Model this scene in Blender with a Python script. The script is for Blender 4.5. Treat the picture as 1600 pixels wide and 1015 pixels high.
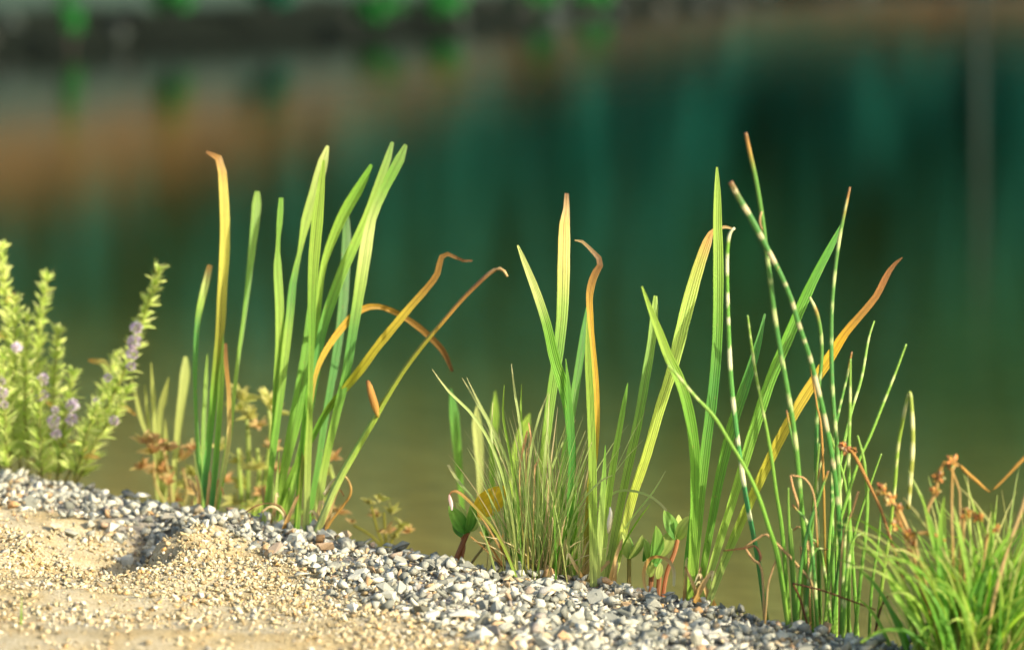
import bpy, bmesh, math, random
import numpy as np
from mathutils import Vector, Matrix, Euler

random.seed(11); RNG = np.random.default_rng(11)
scene = bpy.context.scene
for o in list(bpy.data.objects): bpy.data.objects.remove(o)

# ------------------------------------------------------------------ camera, sky, sun, exposure
CAM_H = 1.05; F = 6000.0; HORIZON = -100.0            # focal length and horizon in pixels of a 1600 wide frame
PITCH = math.atan((507.5 - HORIZON) / F)
cam_d = bpy.data.cameras.new('camera'); cam = bpy.data.objects.new('camera', cam_d)
scene.collection.objects.link(cam); scene.camera = cam
cam.location = (0, 0, CAM_H); cam.rotation_euler = (math.pi / 2 - PITCH, 0, 0)
cam_d.sensor_width = 36; cam_d.sensor_fit = 'HORIZONTAL'; cam_d.lens = 36 * F / 1600
cam_d.clip_start = 0.1; cam_d.clip_end = 2000
cam_d.dof.use_dof = True; cam_d.dof.focus_distance = 5.82; cam_d.dof.aperture_fstop = 2.7

SUN_EL = math.radians(25); SUN_AZ = math.radians(127)   # azimuth clockwise from +Y: right of and a little behind the camera
sd = Vector((math.sin(SUN_AZ) * math.cos(SUN_EL), math.cos(SUN_AZ) * math.cos(SUN_EL), math.sin(SUN_EL)))
w = bpy.data.worlds.new('World'); scene.world = w; w.use_nodes = True
wn = w.node_tree; sky = wn.nodes.new('ShaderNodeTexSky'); sky.sky_type = 'NISHITA'; sky.sun_disc = False
sky.dust_density = 3.0; sky.ozone_density = .6; sky.sun_elevation = SUN_EL; sky.sun_rotation = SUN_AZ
bg = wn.nodes['Background']; wn.links.new(sky.outputs[0], bg.inputs[0]); bg.inputs[1].default_value = 0.145
sl = bpy.data.lights.new('sun', 'SUN'); sl.energy = 4.3; sl.angle = math.radians(0.53); sl.color = (1.0, 0.88, 0.69)
so = bpy.data.objects.new('sun', sl); scene.collection.objects.link(so)
so.rotation_euler = sd.to_track_quat('Z', 'Y').to_euler(); so.location = (8, -4, 6)
vs = scene.view_settings; vs.view_transform = 'Standard'; vs.look = 'None'; vs.gamma = 1; vs.exposure = 0.86
vs.use_curve_mapping = False
scene.render.engine = 'CYCLES'
scene.cycles.transparent_max_bounces = 8; scene.cycles.max_bounces = 5; scene.cycles.diffuse_bounces = 2; scene.cycles.glossy_bounces = 2; scene.cycles.transmission_bounces = 3
scene.cycles.caustics_reflective = False; scene.cycles.caustics_refractive = False

# ------------------------------------------------------------------ helpers
cp, sp = math.cos(PITCH), math.sin(PITCH)
def P(px, py, Y):
    """the world point at distance Y that the photograph shows at pixel (px, py)"""
    dx = (px - 800) / F; dy = -(py - 507.5) / F
    d = Vector((dx, cp + dy * sp, -sp + dy * cp))
    return Vector((0, 0, CAM_H)) + d * (Y / d.y)
C = scene.collection
def link(o, parent=None):
    C.objects.link(o)
    if parent is not None: o.parent = parent
    return o
def mesh_obj(name, verts, faces, mat, parent=None, cols=None, uvs=None, smooth=True):
    me = bpy.data.meshes.new(name); me.from_pydata([tuple(v) for v in verts], [], faces)
    if smooth: me.polygons.foreach_set('use_smooth', [True] * len(me.polygons))
    if cols is not None:
        a = me.color_attributes.new('tint', 'FLOAT_COLOR', 'POINT')
        a.data.foreach_set('color', np.array([(c[0], c[1], c[2], 1) for c in cols], np.float32).ravel())
    if uvs is not None:
        a = me.attributes.new('strip', 'FLOAT_VECTOR', 'POINT')
        a.data.foreach_set('vector', np.array([(u[0], u[1], 0) for u in uvs], np.float32).ravel())
    me.materials.append(mat); me.update()
    return link(bpy.data.objects.new(name, me), parent)
def thing(name, loc, label, cat, group=None):
    o = bpy.data.objects.new(name, None); o.empty_display_size = .05; o.location = loc; link(o)
    o['label'] = label; o['category'] = cat
    if group: o['group'] = group
    return o
def child(o, parent):
    """parent a mesh whose vertices are in world coordinates"""
    o.parent = parent; o.matrix_parent_inverse = Matrix.Translation(parent.location).inverted()
    return o

# ------------------------------------------------------------------ materials
def newmat(name):
    m = bpy.data.materials.new(name); m.use_nodes = True
    nt = m.node_tree; nt.nodes.clear(); out = nt.nodes.new('ShaderNodeOutputMaterial')
    return m, nt, out
def N(nt, t, **kw):
    n = nt.nodes.new(t)
    for k, v in kw.items(): setattr(n, k, v)
    return n
def ramp(nt, stops, interp='LINEAR'):
    r = nt.nodes.new('ShaderNodeValToRGB'); r.color_ramp.interpolation = interp
    e = r.color_ramp.elements
    while len(e) < len(stops): e.new(.5)
    for k, (p, c) in enumerate(stops): e[k].position = p; e[k].color = (*c, 1)
    return r
def math_n(nt, op, a, b=None):
    n = nt.nodes.new('ShaderNodeMath'); n.operation = op
    for k, v in ((0, a), (1, b)):
        if v is None: continue
        if isinstance(v, (int, float)): n.inputs[k].default_value = v
        else: nt.links.new(v, n.inputs[k])
    return n.outputs[0]

def leaf_material(name, trans=.38, rough=.42, veins=17.0, vein_amt=.42, spec=.35, rib=0.0):
    m, nt, out = newmat(name)
    at = N(nt, 'ShaderNodeAttribute', attribute_name='tint'); st = N(nt, 'ShaderNodeAttribute', attribute_name='strip')
    sep = N(nt, 'ShaderNodeSeparateXYZ'); nt.links.new(st.outputs['Vector'], sep.inputs[0])
    s = math_n(nt, 'SINE', math_n(nt, 'MULTIPLY', sep.outputs[0], veins))
    mp = N(nt, 'ShaderNodeMapping'); mp.inputs['Scale'].default_value = (3.5, .55, 1); nt.links.new(st.outputs['Vector'], mp.inputs[0])
    no = N(nt, 'ShaderNodeTexNoise'); no.inputs['Scale'].default_value = 1.0; no.inputs['Detail'].default_value = 4
    nt.links.new(mp.outputs[0], no.inputs['Vector'])
    geo = N(nt, 'ShaderNodeNewGeometry'); n2 = N(nt, 'ShaderNodeTexNoise'); n2.inputs['Scale'].default_value = 120; n2.inputs['Detail'].default_value = 3
    nt.links.new(geo.outputs['Position'], n2.inputs['Vector'])
    oi = N(nt, 'ShaderNodeObjectInfo')
    f = math_n(nt, 'ADD', math_n(nt, 'MULTIPLY', s, vein_amt * .5),
               math_n(nt, 'ADD', math_n(nt, 'MULTIPLY', math_n(nt, 'SUBTRACT', no.outputs[0], .5), .8),
                      math_n(nt, 'ADD', math_n(nt, 'MULTIPLY', math_n(nt, 'SUBTRACT', n2.outputs[0], .5), .18),
                             math_n(nt, 'MULTIPLY', math_n(nt, 'SUBTRACT', oi.outputs['Random'], .5), .25))))
    mid = math_n(nt, 'MULTIPLY', math_n(nt, 'MAXIMUM', math_n(nt, 'SUBTRACT', .22, math_n(nt, 'ABSOLUTE', sep.outputs[0])), 0.0), rib)
    val = math_n(nt, 'SUBTRACT', math_n(nt, 'ADD', f, 1.0), mid)
    hsv = N(nt, 'ShaderNodeHueSaturation'); nt.links.new(at.outputs['Color'], hsv.inputs['Color']); nt.links.new(val, hsv.inputs['Value'])
    n3 = N(nt, 'ShaderNodeTexNoise'); n3.inputs['Scale'].default_value = 210; n3.inputs['Detail'].default_value = 2; nt.links.new(geo.outputs['Position'], n3.inputs['Vector'])
    spot = N(nt, 'ShaderNodeMapRange'); spot.inputs['From Min'].default_value = .67; spot.inputs['From Max'].default_value = .74; spot.inputs['To Max'].default_value = .6; nt.links.new(n3.outputs[0], spot.inputs['Value'])
    hs_ = N(nt, 'ShaderNodeMix', data_type='RGBA'); nt.links.new(spot.outputs[0], hs_.inputs[0]); nt.links.new(hsv.outputs[0], hs_.inputs[6]); hs_.inputs[7].default_value = (.30, .20, .07, 1)   # small brown spots
    bs = N(nt, 'ShaderNodeBsdfPrincipled'); bs.inputs['Roughness'].default_value = rough; bs.inputs['Specular IOR Level'].default_value = spec
    nt.links.new(hs_.outputs[2], bs.inputs['Base Color'])
    bp = N(nt, 'ShaderNodeBump'); bp.inputs['Strength'].default_value = .35; bp.inputs['Distance'].default_value = .0008
    nt.links.new(s, bp.inputs['Height']); nt.links.new(bp.outputs[0], bs.inputs['Normal'])
    tr = N(nt, 'ShaderNodeBsdfTranslucent'); h2 = N(nt, 'ShaderNodeHueSaturation'); h2.inputs['Saturation'].default_value = 1.12; h2.inputs['Value'].default_value = 1.15
    nt.links.new(hsv.outputs[0], h2.inputs['Color']); nt.links.new(h2.outputs[0], tr.inputs['Color'])
    mx = N(nt, 'ShaderNodeMixShader'); mx.inputs[0].default_value = trans
    nt.links.new(bs.outputs[0], mx.inputs[1]); nt.links.new(tr.outputs[0], mx.inputs[2]); nt.links.new(mx.outputs[0], out.inputs[0])
    return m
M_LEAF = leaf_material('reed_leaf', rib=1.7)
M_STEM = leaf_material('rush_stem', trans=.12, rough=.38, veins=9, vein_amt=.12)
M_BLADE = leaf_material('grass_blade', trans=.48, rough=.45, veins=6, vein_amt=.15)
M_SOFT = leaf_material('soft_leaf', trans=.5, rough=.55, veins=8, vein_amt=.15, spec=.25)
M_FLOWER = leaf_material('flower_petal', trans=.4, rough=.7, veins=5, vein_amt=.1, spec=.1)
M_DRY = leaf_material('dry_plant', trans=.15, rough=.8, veins=20, vein_amt=.3, spec=.1)

def stone_material(name, stops, scale=420):
    m, nt, out = newmat(name)
    geo = N(nt, 'ShaderNodeNewGeometry'); oi = N(nt, 'ShaderNodeObjectInfo')
    r = math_n(nt, 'FRACT', math_n(nt, 'ADD', geo.outputs['Random Per Island'], oi.outputs['Random']))
    cr = ramp(nt, stops); nt.links.new(r, cr.inputs[0])
    no = N(nt, 'ShaderNodeTexNoise'); no.inputs['Scale'].default_value = scale; no.inputs['Detail'].default_value = 5; no.inputs['Roughness'].default_value = .65
    nt.links.new(geo.outputs['Position'], no.inputs['Vector'])
    n2 = N(nt, 'ShaderNodeTexNoise'); n2.inputs['Scale'].default_value = scale * .22; n2.inputs['Detail'].default_value = 2
    nt.links.new(geo.outputs['Position'], n2.inputs['Vector'])
    v = math_n(nt, 'ADD', math_n(nt, 'ADD', math_n(nt, 'MULTIPLY', no.outputs[0], .55), math_n(nt, 'MULTIPLY', n2.outputs[0], .4)), .52)
    hsv = N(nt, 'ShaderNodeHueSaturation'); nt.links.new(cr.outputs[0], hsv.inputs['Color']); nt.links.new(v, hsv.inputs['Value'])
    bs = N(nt, 'ShaderNodeBsdfPrincipled'); bs.inputs['Roughness'].default_value = .82; bs.inputs['Specular IOR Level'].default_value = .3
    nt.links.new(hsv.outputs[0], bs.inputs['Base Color'])
    bp = N(nt, 'ShaderNodeBump'); bp.inputs['Strength'].default_value = .5; bp.inputs['Distance'].default_value = .0015
    nt.links.new(no.outputs[0], bp.inputs['Height']); nt.links.new(bp.outputs[0], bs.inputs['Normal'])
    nt.links.new(bs.outputs[0], out.inputs[0])
    return m
M_GRAVEL = stone_material('crushed_gravel', [(0, (.14, .15, .12)), (.14, (.24, .245, .20)), (.32, (.34, .345, .28)), (.56, (.45, .45, .36)), (.70, (.57, .56, .45)), (.82, (.66, .64, .52)), (.89, (.44, .37, .23)), (.95, (.42, .26, .12)), (1, (.26, .28, .27))])
M_GRAIN = stone_material('sandy_grit', [(0, (.24, .18, .09)), (.25, (.43, .36, .20)), (.55, (.56, .49, .30)), (.8, (.66, .62, .47)), (.92, (.50, .30, .10)), (1, (.36, .36, .32))], 600)

# ------------------------------------------------------------------ the near bank: crest line, heights
CREST = [(-200, 700), (0, 742), (130, 766), (250, 790), (330, 806), (420, 816), (480, 832), (640, 866), (720, 887), (800, 898), (870, 902), (940, 913),
         (1000, 924), (1100, 946), (1180, 968), (1280, 989), (1400, 1008), (1480, 1022), (1700, 1050)]
ZC = lambda px: float(np.interp(px, [-200, 0, 500, 1000, 1400, 1700], [.135, .125, .10, .07, .05, .04]))
cx_, cy_, cz_ = [], [], []
for px, py in CREST:
    z = ZC(px); a = P(px, py, 1.0); slope = CAM_H - a.z; Y = (CAM_H - z) / slope
    cx_.append((px - 800) / F * math.hypot(Y, CAM_H - z)); cy_.append(Y); cz_.append(z)
cx_ = [-40, -12, -4] + cx_ + [2.5, 8, 40]; cy_ = [19, 13.5, 9.3] + cy_ + [4.4, 3.6, 3]; cz_ = [.2, .2, .16] + cz_ + [.04, .08, .1]
def crestY(x): return np.interp(x, cx_, cy_)
def crestZ(x): return np.interp(x, cx_, cz_)
# smooth value noise on a lattice
_lat = RNG.random((256, 256))
def vnoise(x, y):
    x = np.asarray(x, float); y = np.asarray(y, float)
    xi = np.floor(x).astype(int); yi = np.floor(y).astype(int); fx = x - xi; fy = y - yi
    fx = fx * fx * (3 - 2 * fx); fy = fy * fy * (3 - 2 * fy)
    g = lambda i, j: _lat[i % 256, j % 256]
    return (g(xi, yi) * (1 - fx) + g(xi + 1, yi) * fx) * (1 - fy) + (g(xi, yi + 1) * (1 - fx) + g(xi + 1, yi + 1) * fx) * fy - .5
def fbm(x, y, o=4):
    s = 0; a = 1
    for k in range(o): s = s + a * vnoise(x * 2 ** k + 17 * k, y * 2 ** k + 31 * k); a *= .5
    return s
PIT = P(222, 868, 5.86)
def height(x, y):
    x = np.asarray(x, float); y = np.asarray(y, float)
    s = y - crestY(x); zc = crestZ(x)
    land = zc - .012 * np.clip(-s, 0, 8) + fbm(x * 3.1, y * 3.1) * .016 * np.clip(-s * 4, 0, 1) + fbm(x * 14, y * 14, 3) * .004
    wet = zc - .42 * np.clip(s, 0, .55) - .05 * np.clip(s - .55, 0, 9)
    z = np.where(s < 0, land, np.maximum(wet, -1.4) + fbm(x * 2, y * 2) * .02 * np.clip(s, 0, 1))
    # a scuffed hollow in the sand: steep on its right side, shelving to the left
    u = (x - (-.545)); v = (y - 5.92 - .25 * (x + .6)) / .26
    dep = np.clip(1 - v * v, 0, 1) ** .6
    u = u + fbm(x * 9, y * 9, 3) * .07
    prof = np.where(u < -.03, np.clip(1 + (u + .03) / .20, 0, 1), np.clip(1 - (u + .03) / .05, 0, 1))
    z = z - .078 * dep * prof
    rim = np.exp(-((u - .06) / .05) ** 2) * np.clip(1.1 - np.abs(v), 0, 1)
    z = z + .026 * rim
    # tread ridges across the foreground
    z = z + .006 * np.sin((y + .12 * x) * 26 + 3 * fbm(x * 2, y * 2)) * np.clip((-s - .45) * 3, 0, 1) * np.clip(1 - (x + .2) * 2, 0, 1)
    return z
def sand_edge(x): return np.interp(x, [-2, -.9, -.6, -.42, -.31, -.15, 0, .12, .3], [.32, .30, .21, .25, .34, .46, .60, 1.0, 2.0])

def axis(parts):
    out = []
    for a, b, n in parts: out += list(np.linspace(a, b, n, endpoint=False))
    return np.array(out + [parts[-1][1]])
gx = axis([(-45, -6, 26), (-6, -1.5, 36), (-1.5, 1.3, 260), (1.3, 6, 36), (6, 45, 26)])
gy = axis([(-25, 2, 14), (2, 4.6, 26), (4.6, 7.4, 260), (7.4, 12, 60), (12, 34, 30), (34, 110, 14)])
XX, YY = np.meshgrid(gx, gy, indexing='ij'); ZZ = height(XX, YY)
nx, ny = len(gx), len(gy)
V_ = np.stack([XX, YY, ZZ], -1).reshape(-1, 3)
ii, jj = np.meshgrid(np.arange(nx - 1), np.arange(ny - 1), indexing='ij'); a0 = (ii * ny + jj).ravel()
F_ = np.stack([a0, a0 + ny, a0 + ny + 1, a0 + 1], -1)
def big_mesh(name, V, F, mat, smooth=True):
    me = bpy.data.meshes.new(name); k = F.shape[1]
    me.vertices.add(len(V)); me.vertices.foreach_set('co', np.asarray(V, np.float32).ravel())
    me.loops.add(F.size); me.loops.foreach_set('vertex_index', np.asarray(F, np.int32).ravel())
    me.polygons.add(len(F)); me.polygons.foreach_set('loop_start', np.arange(0, F.size, k, dtype=np.int32))
    me.polygons.foreach_set('loop_total', np.full(len(F), k, np.int32))
    if smooth: me.polygons.foreach_set('use_smooth', np.ones(len(F), bool))
    me.update(calc_edges=True); me.validate(); me.materials.append(mat)
    return bpy.data.objects.new(name, me)
m, nt, out = newmat('bank_ground'); M_BANK = m
sa = N(nt, 'ShaderNodeAttribute', attribute_name='sand')           # 1 = sand, 0 = gravel bed, -1 = pond bed
geo = N(nt, 'ShaderNodeNewGeometry')
na = N(nt, 'ShaderNodeTexNoise'); na.inputs['Scale'].default_value = 260; na.inputs['Detail'].default_value = 6; na.inputs['Roughness'].default_value = .7
nb = N(nt, 'ShaderNodeTexNoise'); nb.inputs['Scale'].default_value = 9; nb.inputs['Detail'].default_value = 4
for n_ in (na, nb): nt.links.new(geo.outputs['Position'], n_.inputs['Vector'])
c1 = ramp(nt, [(.3, (.23, .185, .10)), (.5, (.46, .40, .25)), (.66, (.62, .57, .41))]); nt.links.new(na.outputs[0], c1.inputs[0])
c2 = ramp(nt, [(.3, (.12, .12, .11)), (.6, (.26, .25, .22))]); nt.links.new(na.outputs[0], c2.inputs[0])
c3 = ramp(nt, [(.3, (.46, .29, .08)), (.7, (.66, .44, .14))]); nt.links.new(nb.outputs[0], c3.inputs[0])
mxa = N(nt, 'ShaderNodeMix', data_type='RGBA'); mxb = N(nt, 'ShaderNodeMix', data_type='RGBA')
nt.links.new(math_n(nt, 'MAXIMUM', sa.outputs['Fac'], 0.0), mxa.inputs[0]); nt.links.new(c2.outputs[0], mxa.inputs[6]); tint = ramp(nt, [(.42, (1, 1, 1)), (.60, (.90, .80, .60))]); nt.links.new(nb.outputs[0], tint.inputs[0])     # rusty patches in the sand
mt = N(nt, 'ShaderNodeMix', data_type='RGBA', blend_type='MULTIPLY'); mt.inputs[0].default_value = 1.0; nt.links.new(c1.outputs[0], mt.inputs[6]); nt.links.new(tint.outputs[0], mt.inputs[7])
nt.links.new(mt.outputs[2], mxa.inputs[7])
nt.links.new(math_n(nt, 'MAXIMUM', math_n(nt, 'MULTIPLY', sa.outputs['Fac'], -1.0), 0.0), mxb.inputs[0]); nt.links.new(mxa.outputs[2], mxb.inputs[6]); nt.links.new(c3.outputs[0], mxb.inputs[7])
bs = N(nt, 'ShaderNodeBsdfPrincipled'); bs.inputs['Roughness'].default_value = .9; nt.links.new(mxb.outputs[2], bs.inputs['Base Color'])
bp = N(nt, 'ShaderNodeBump'); bp.inputs['Strength'].default_value = .8; bp.inputs['Distance'].default_value = .004
nt.links.new(na.outputs[0], bp.inputs['Height']); nt.links.new(bp.outputs[0], bs.inputs['Normal']); nt.links.new(bs.outputs[0], out.inputs[0])

ground = big_mesh('ground', V_, F_, M_BANK); link(ground); ground['kind'] = 'structure'
ground['label'] = 'pale sandy and gravelly bank sloping into the pond'
s_ = V_[:, 1] - crestY(V_[:, 0])
sand = np.clip((-s_ - sand_edge(V_[:, 0]) - fbm(V_[:, 0] * 8, V_[:, 1] * 8) * .16 + .12) / .10, 0, 1)
sand = np.where(s_ > .12, -np.clip((s_ - .12) / .2, 0, 1), sand)
at = ground.data.attributes.new('sand', 'FLOAT', 'POINT'); at.data.foreach_set('value', sand.astype(np.float32))

# ------------------------------------------------------------------ water
m, nt, out = newmat('pond_water')
tc = N(nt, 'ShaderNodeNewGeometry'); mp = N(nt, 'ShaderNodeMapping'); mp.inputs['Scale'].default_value = (1.0, 4.5, 1)
nt.links.new(tc.outputs['Position'], mp.inputs[0])
n1 = N(nt, 'ShaderNodeTexNoise'); n1.inputs['Scale'].default_value = 3.2; n1.inputs['Detail'].default_value = 5; n1.inputs['Roughness'].default_value = .55
nt.links.new(mp.outputs[0], n1.inputs['Vector'])
bp = N(nt, 'ShaderNodeBump'); bp.inputs['Strength'].default_value = .034; bp.inputs['Distance'].default_value = .02; nt.links.new(n1.outputs[0], bp.inputs['Height'])
lw = N(nt, 'ShaderNodeLayerWeight'); lw.inputs['Blend'].default_value = .5; nt.links.new(bp.outputs[0], lw.inputs['Normal'])
fres = math_n(nt, 'ADD', math_n(nt, 'MULTIPLY', math_n(nt, 'POWER', lw.outputs['Facing'], 5.0), .98), .02)   # Schlick's form of water's Fresnel reflection
gl = N(nt, 'ShaderNodeBsdfGlossy'); gl.inputs['Roughness'].default_value = .06; nt.links.new(bp.outputs[0], gl.inputs['Normal'])
tp = N(nt, 'ShaderNodeBsdfTransparent'); tp.inputs['Color'].default_value = (.93, .97, .93, 1)
mx = N(nt, 'ShaderNodeMixShader'); nt.links.new(fres, mx.inputs[0]); nt.links.new(tp.outputs[0], mx.inputs[1]); nt.links.new(gl.outputs[0], mx.inputs[2])
nt.links.new(mx.outputs[0], out.inputs['Surface'])
va = N(nt, 'ShaderNodeVolumeAbsorption'); va.inputs['Color'].default_value = (.42, .60, .44, 1); va.inputs['Density'].default_value = .60
nt.links.new(va.outputs[0], out.inputs['Volume']); M_WATER = m
x0, x1, y0, y1, zb = -70, 70, 2.5, 140, -3.0
wv = [(x0, y0, zb), (x1, y0, zb), (x1, y1, zb), (x0, y1, zb), (x0, y0, 0), (x1, y0, 0), (x1, y1, 0), (x0, y1, 0)]
wf = [(3, 2, 1, 0), (4, 5, 6, 7), (0, 1, 5, 4), (1, 2, 6, 5), (2, 3, 7, 6), (3, 0, 4, 7)]
water = mesh_obj('water', wv, wf, M_WATER, smooth=False); water['kind'] = 'structure'; water['label'] = 'still green pond water with faint ripples'

# ------------------------------------------------------------------ far bank: stony foot, dry brown grass, dark wood behind
SH = [(-60, 8), (-30, 14), (-14, 23), (-8, 29), (-4.7, 35), (-1.3, 41), (1.7, 52), (5.5, 68), (12, 80), (25, 86), (60, 90), (120, 92)]
def shore_pts(n=140):
    P_ = np.array(SH, float); d = np.r_[0, np.cumsum(np.hypot(*np.diff(P_, axis=0).T))]
    t = np.linspace(0, d[-1], n); x = np.interp(t, d, P_[:, 0]); y = np.interp(t, d, P_[:, 1])
    k = np.ones(9) / 9
    xs = np.convolve(np.pad(x, 4, 'edge'), k, 'valid'); ys = np.convolve(np.pad(y, 4, 'edge'), k, 'valid')
    tx = np.gradient(xs); ty = np.gradient(ys); L = np.hypot(tx, ty)
    return xs, ys, -ty / L, tx / L
sx, sy, snx, sny = shore_pts()
D_ = np.array([-6, -2, -.6, 0, .3, .8, 1.4, 2, 2.6, 3.3, 4, 5, 6.5, 9, 13, 20, 30, 45, 70, 110])
HP = lambda d: np.interp(d, [-6, 0, .3, 3, 5.2, 9, 13, 17, 24, 40, 70, 110], [-1.6, 0, .12, .8, 2.0, 2.1, 2.2, 3.2, 7.5, 16, 30, 42])
def rise(i): return float(np.interp(sy[i], [20, 33, 50, 62, 75], [1.05, 1.0, 1.0, .70, .40]))      # the dyke gets lower to the right
def far_point(i, d, dz=0):
    return Vector((sx[i] + snx[i] * d, sy[i] + sny[i] * d, float(HP(d)) * (rise(i) if d < 10 else 1.0) + dz))
fv, ft = [], []
for i in range(len(sx)):
    for d in D_:
        z = float(HP(d)) * (rise(i) if d < 10 else 1.0) + (float(fbm(sx[i] + snx[i] * d, sy[i] + sny[i] * d, 3)) * .18 * min(1, max(0, d)))
        fv.append((sx[i] + snx[i] * d, sy[i] + sny[i] * d, z)); ft.append(d)
nd = len(D_)
ff = [(i * nd + j, i * nd + j + 1, (i + 1) * nd + j + 1, (i + 1) * nd + j) for i in range(len(sx) - 1) for j in range(nd - 1)]
m, nt, out = newmat('far_bank')
at_ = N(nt, 'ShaderNodeAttribute', attribute_name='reach'); geo = N(nt, 'ShaderNodeNewGeometry')
no = N(nt, 'ShaderNodeTexNoise'); no.inputs['Scale'].default_value = 1.6; no.inputs['Detail'].default_value = 6; nt.links.new(geo.outputs['Position'], no.inputs['Vector'])
r_ = math_n(nt, 'ADD', math_n(nt, 'DIVIDE', at_.outputs['Fac'], 20.0), math_n(nt, 'MULTIPLY', math_n(nt, 'SUBTRACT', no.outputs[0], .5), .03))
cr = ramp(nt, [(0, (.006, .009, .006)), (.048, (.010, .014, .009)), (.066, (.045, .075, .058)), (.17, (.055, .085, .062)), (.185, (.145, .08, .03)), (.275, (.145, .08, .028)), (.305, (.006, .07, .045)), (1, (.004, .08, .056))])
nt.links.new(r_, cr.inputs[0]); bs = N(nt, 'ShaderNodeBsdfPrincipled'); bs.inputs['Roughness'].default_value = .95; bs.inputs['Specular IOR Level'].default_value = .05; nt.links.new(cr.outputs[0], bs.inputs['Base Color'])
bp = N(nt, 'ShaderNodeBump'); bp.inputs['Distance'].default_value = .2; nt.links.new(no.outputs[0], bp.inputs['Height']); nt.links.new(bp.outputs[0], bs.inputs['Normal'])
nt.links.new(bs.outputs[0], out.inputs[0])
fb = mesh_obj('far_bank_terrain', fv, ff, m); fb['kind'] = 'structure'; fb['label'] = 'far shore bank with a stony foot and brown dry grass top'
a = fb.data.attributes.new('reach', 'FLOAT', 'POINT'); a.data.foreach_set('value', np.array(ft, np.float32))

# --- leaf and tube builders ------------------------------------------------
def catmull(p, n):
    """p: list of rows; returns n rows sampled evenly in parameter"""
    p = np.array(p, float); d = np.r_[0, np.cumsum(np.linalg.norm(np.diff(p[:, :2], axis=0), axis=1) + 1e-6)]
    q = np.vstack([2 * p[0] - p[1], p, 2 * p[-1] - p[-2]]); out = []
    for t in np.linspace(0, d[-1], n):
        i = min(max(int(np.searchsorted(d, t, 'right')) - 1, 0), len(p) - 2); u = (t - d[i]) / (d[i + 1] - d[i])
        a, b, c, e = q[i], q[i + 1], q[i + 2], q[i + 3]
        r = .5 * ((2 * b) + (-a + c) * u + (2 * a - 5 * b + 4 * c - e) * u * u + (-a + 3 * b - 3 * c + e) * u ** 3)
        out.append(r)
    return np.array(out)
def grad(stops, t):
    if t <= stops[0][0]: return stops[0][1]
    for (a, ca), (b, cb) in zip(stops, stops[1:]):
        if t <= b:
            f = (t - a) / (b - a + 1e-9); return tuple(x + (y - x) * f for x, y in zip(ca, cb))
    return stops[-1][1]
def trace(pts, Y, lean, wdef, tipw, n, down):
    """tip-first pixel polyline [(px,py,(w))] to world rows base-first (x,y,z,w)"""
    pts = [tuple(p) for p in pts][::-1]
    if down:
        dx, dy = pts[0][0] - pts[1][0], pts[0][1] - pts[1][1]; L = math.hypot(dx, dy)
        pts = [(pts[0][0] + dx / L * down, pts[0][1] + dy / L * down) + pts[0][2:]] + pts
    ks = [k for k, p in enumerate(pts) if len(p) > 2]
    ws = [pts[k][2] for k in ks]
    if not ks or ks[-1] != len(pts) - 1: ks.append(len(pts) - 1); ws.append(tipw)
    if ks[0] != 0: ks.insert(0, 0); ws.insert(0, ws[0] if len(ws) > 1 else wdef)
    if len(ks) == 2 and len(pts) > 3: ks = [0, len(pts) // 2, len(pts) - 1]; ws = [wdef * .9, wdef, tipw]
    wv = np.interp(range(len(pts)), ks, ws)
    rows = catmull([(p[0], p[1], wv[k]) for k, p in enumerate(pts)], n)
    out = []
    for k, r in enumerate(rows):
        t = k / (n - 1); y = Y + lean * t ** 1.4
        v = P(r[0], r[1], y); out.append((v.x, v.y, v.z, max(r[2], .4) * y / F))
    return out
CAMV = Vector((0, 0, CAM_H))
def ribbon_geo(rows, stops, twist=(0, 0), fold=.22, th=.0009, speck=.06):
    V, Fc, Co, U = [], [], [], []; n = len(rows)
    us = [-1, -.55, 0, .55, 1]
    for k, r in enumerate(rows):
        t = k / (n - 1); p = Vector(r[:3])
        T = (Vector(rows[min(k + 1, n - 1)][:3]) - Vector(rows[max(k - 1, 0)][:3])).normalized()
        S = T.cross((CAMV - p).normalized()).normalized(); Nn = S.cross(T)
        th_ = twist[0] + (twist[1] - twist[0]) * t
        q = Matrix.Rotation(th_, 3, T); S = q @ S; Nn = q @ Nn
        hw = r[3] * .47 / max(.55, math.cos(th_)) * random.uniform(.95, 1.04); c = grad(stops, t)
        for j, u in enumerate(us):
            off = abs(u) * fold * hw
            V.append(p + S * (u * hw) + Nn * off)
            e = 1 + (random.random() - .5) * speck
            Co.append(tuple(x * e for x in c)); U.append((u, t * 10))
    for k in range(n - 1):
        for j in range(4):
            a, b = k * 5 + j, k * 5 + j + 1; Fc.append((a, b, b + 5, a + 5))
    return V, Fc, Co, U
def leaf(parent, pts, stops, Y, lean=0., w=12, tipw=1.2, twist=None, fold=.25, n=26, down=22, name='leaf', mat=None, label=None):
    tw = [abs(a) for a in (twist if twist is not None else (random.uniform(.0, .65), random.uniform(.0, .65)))]   # blades turned to the light
    rows = trace(pts, Y, lean, w, tipw, n, down); V, Fc, Co, U = ribbon_geo(rows, stops, tw, fold)
    o = mesh_obj(name, V, Fc, mat or M_LEAF, cols=Co, uvs=U); child(o, parent)
    if label: o['label'] = label
    return o
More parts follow.
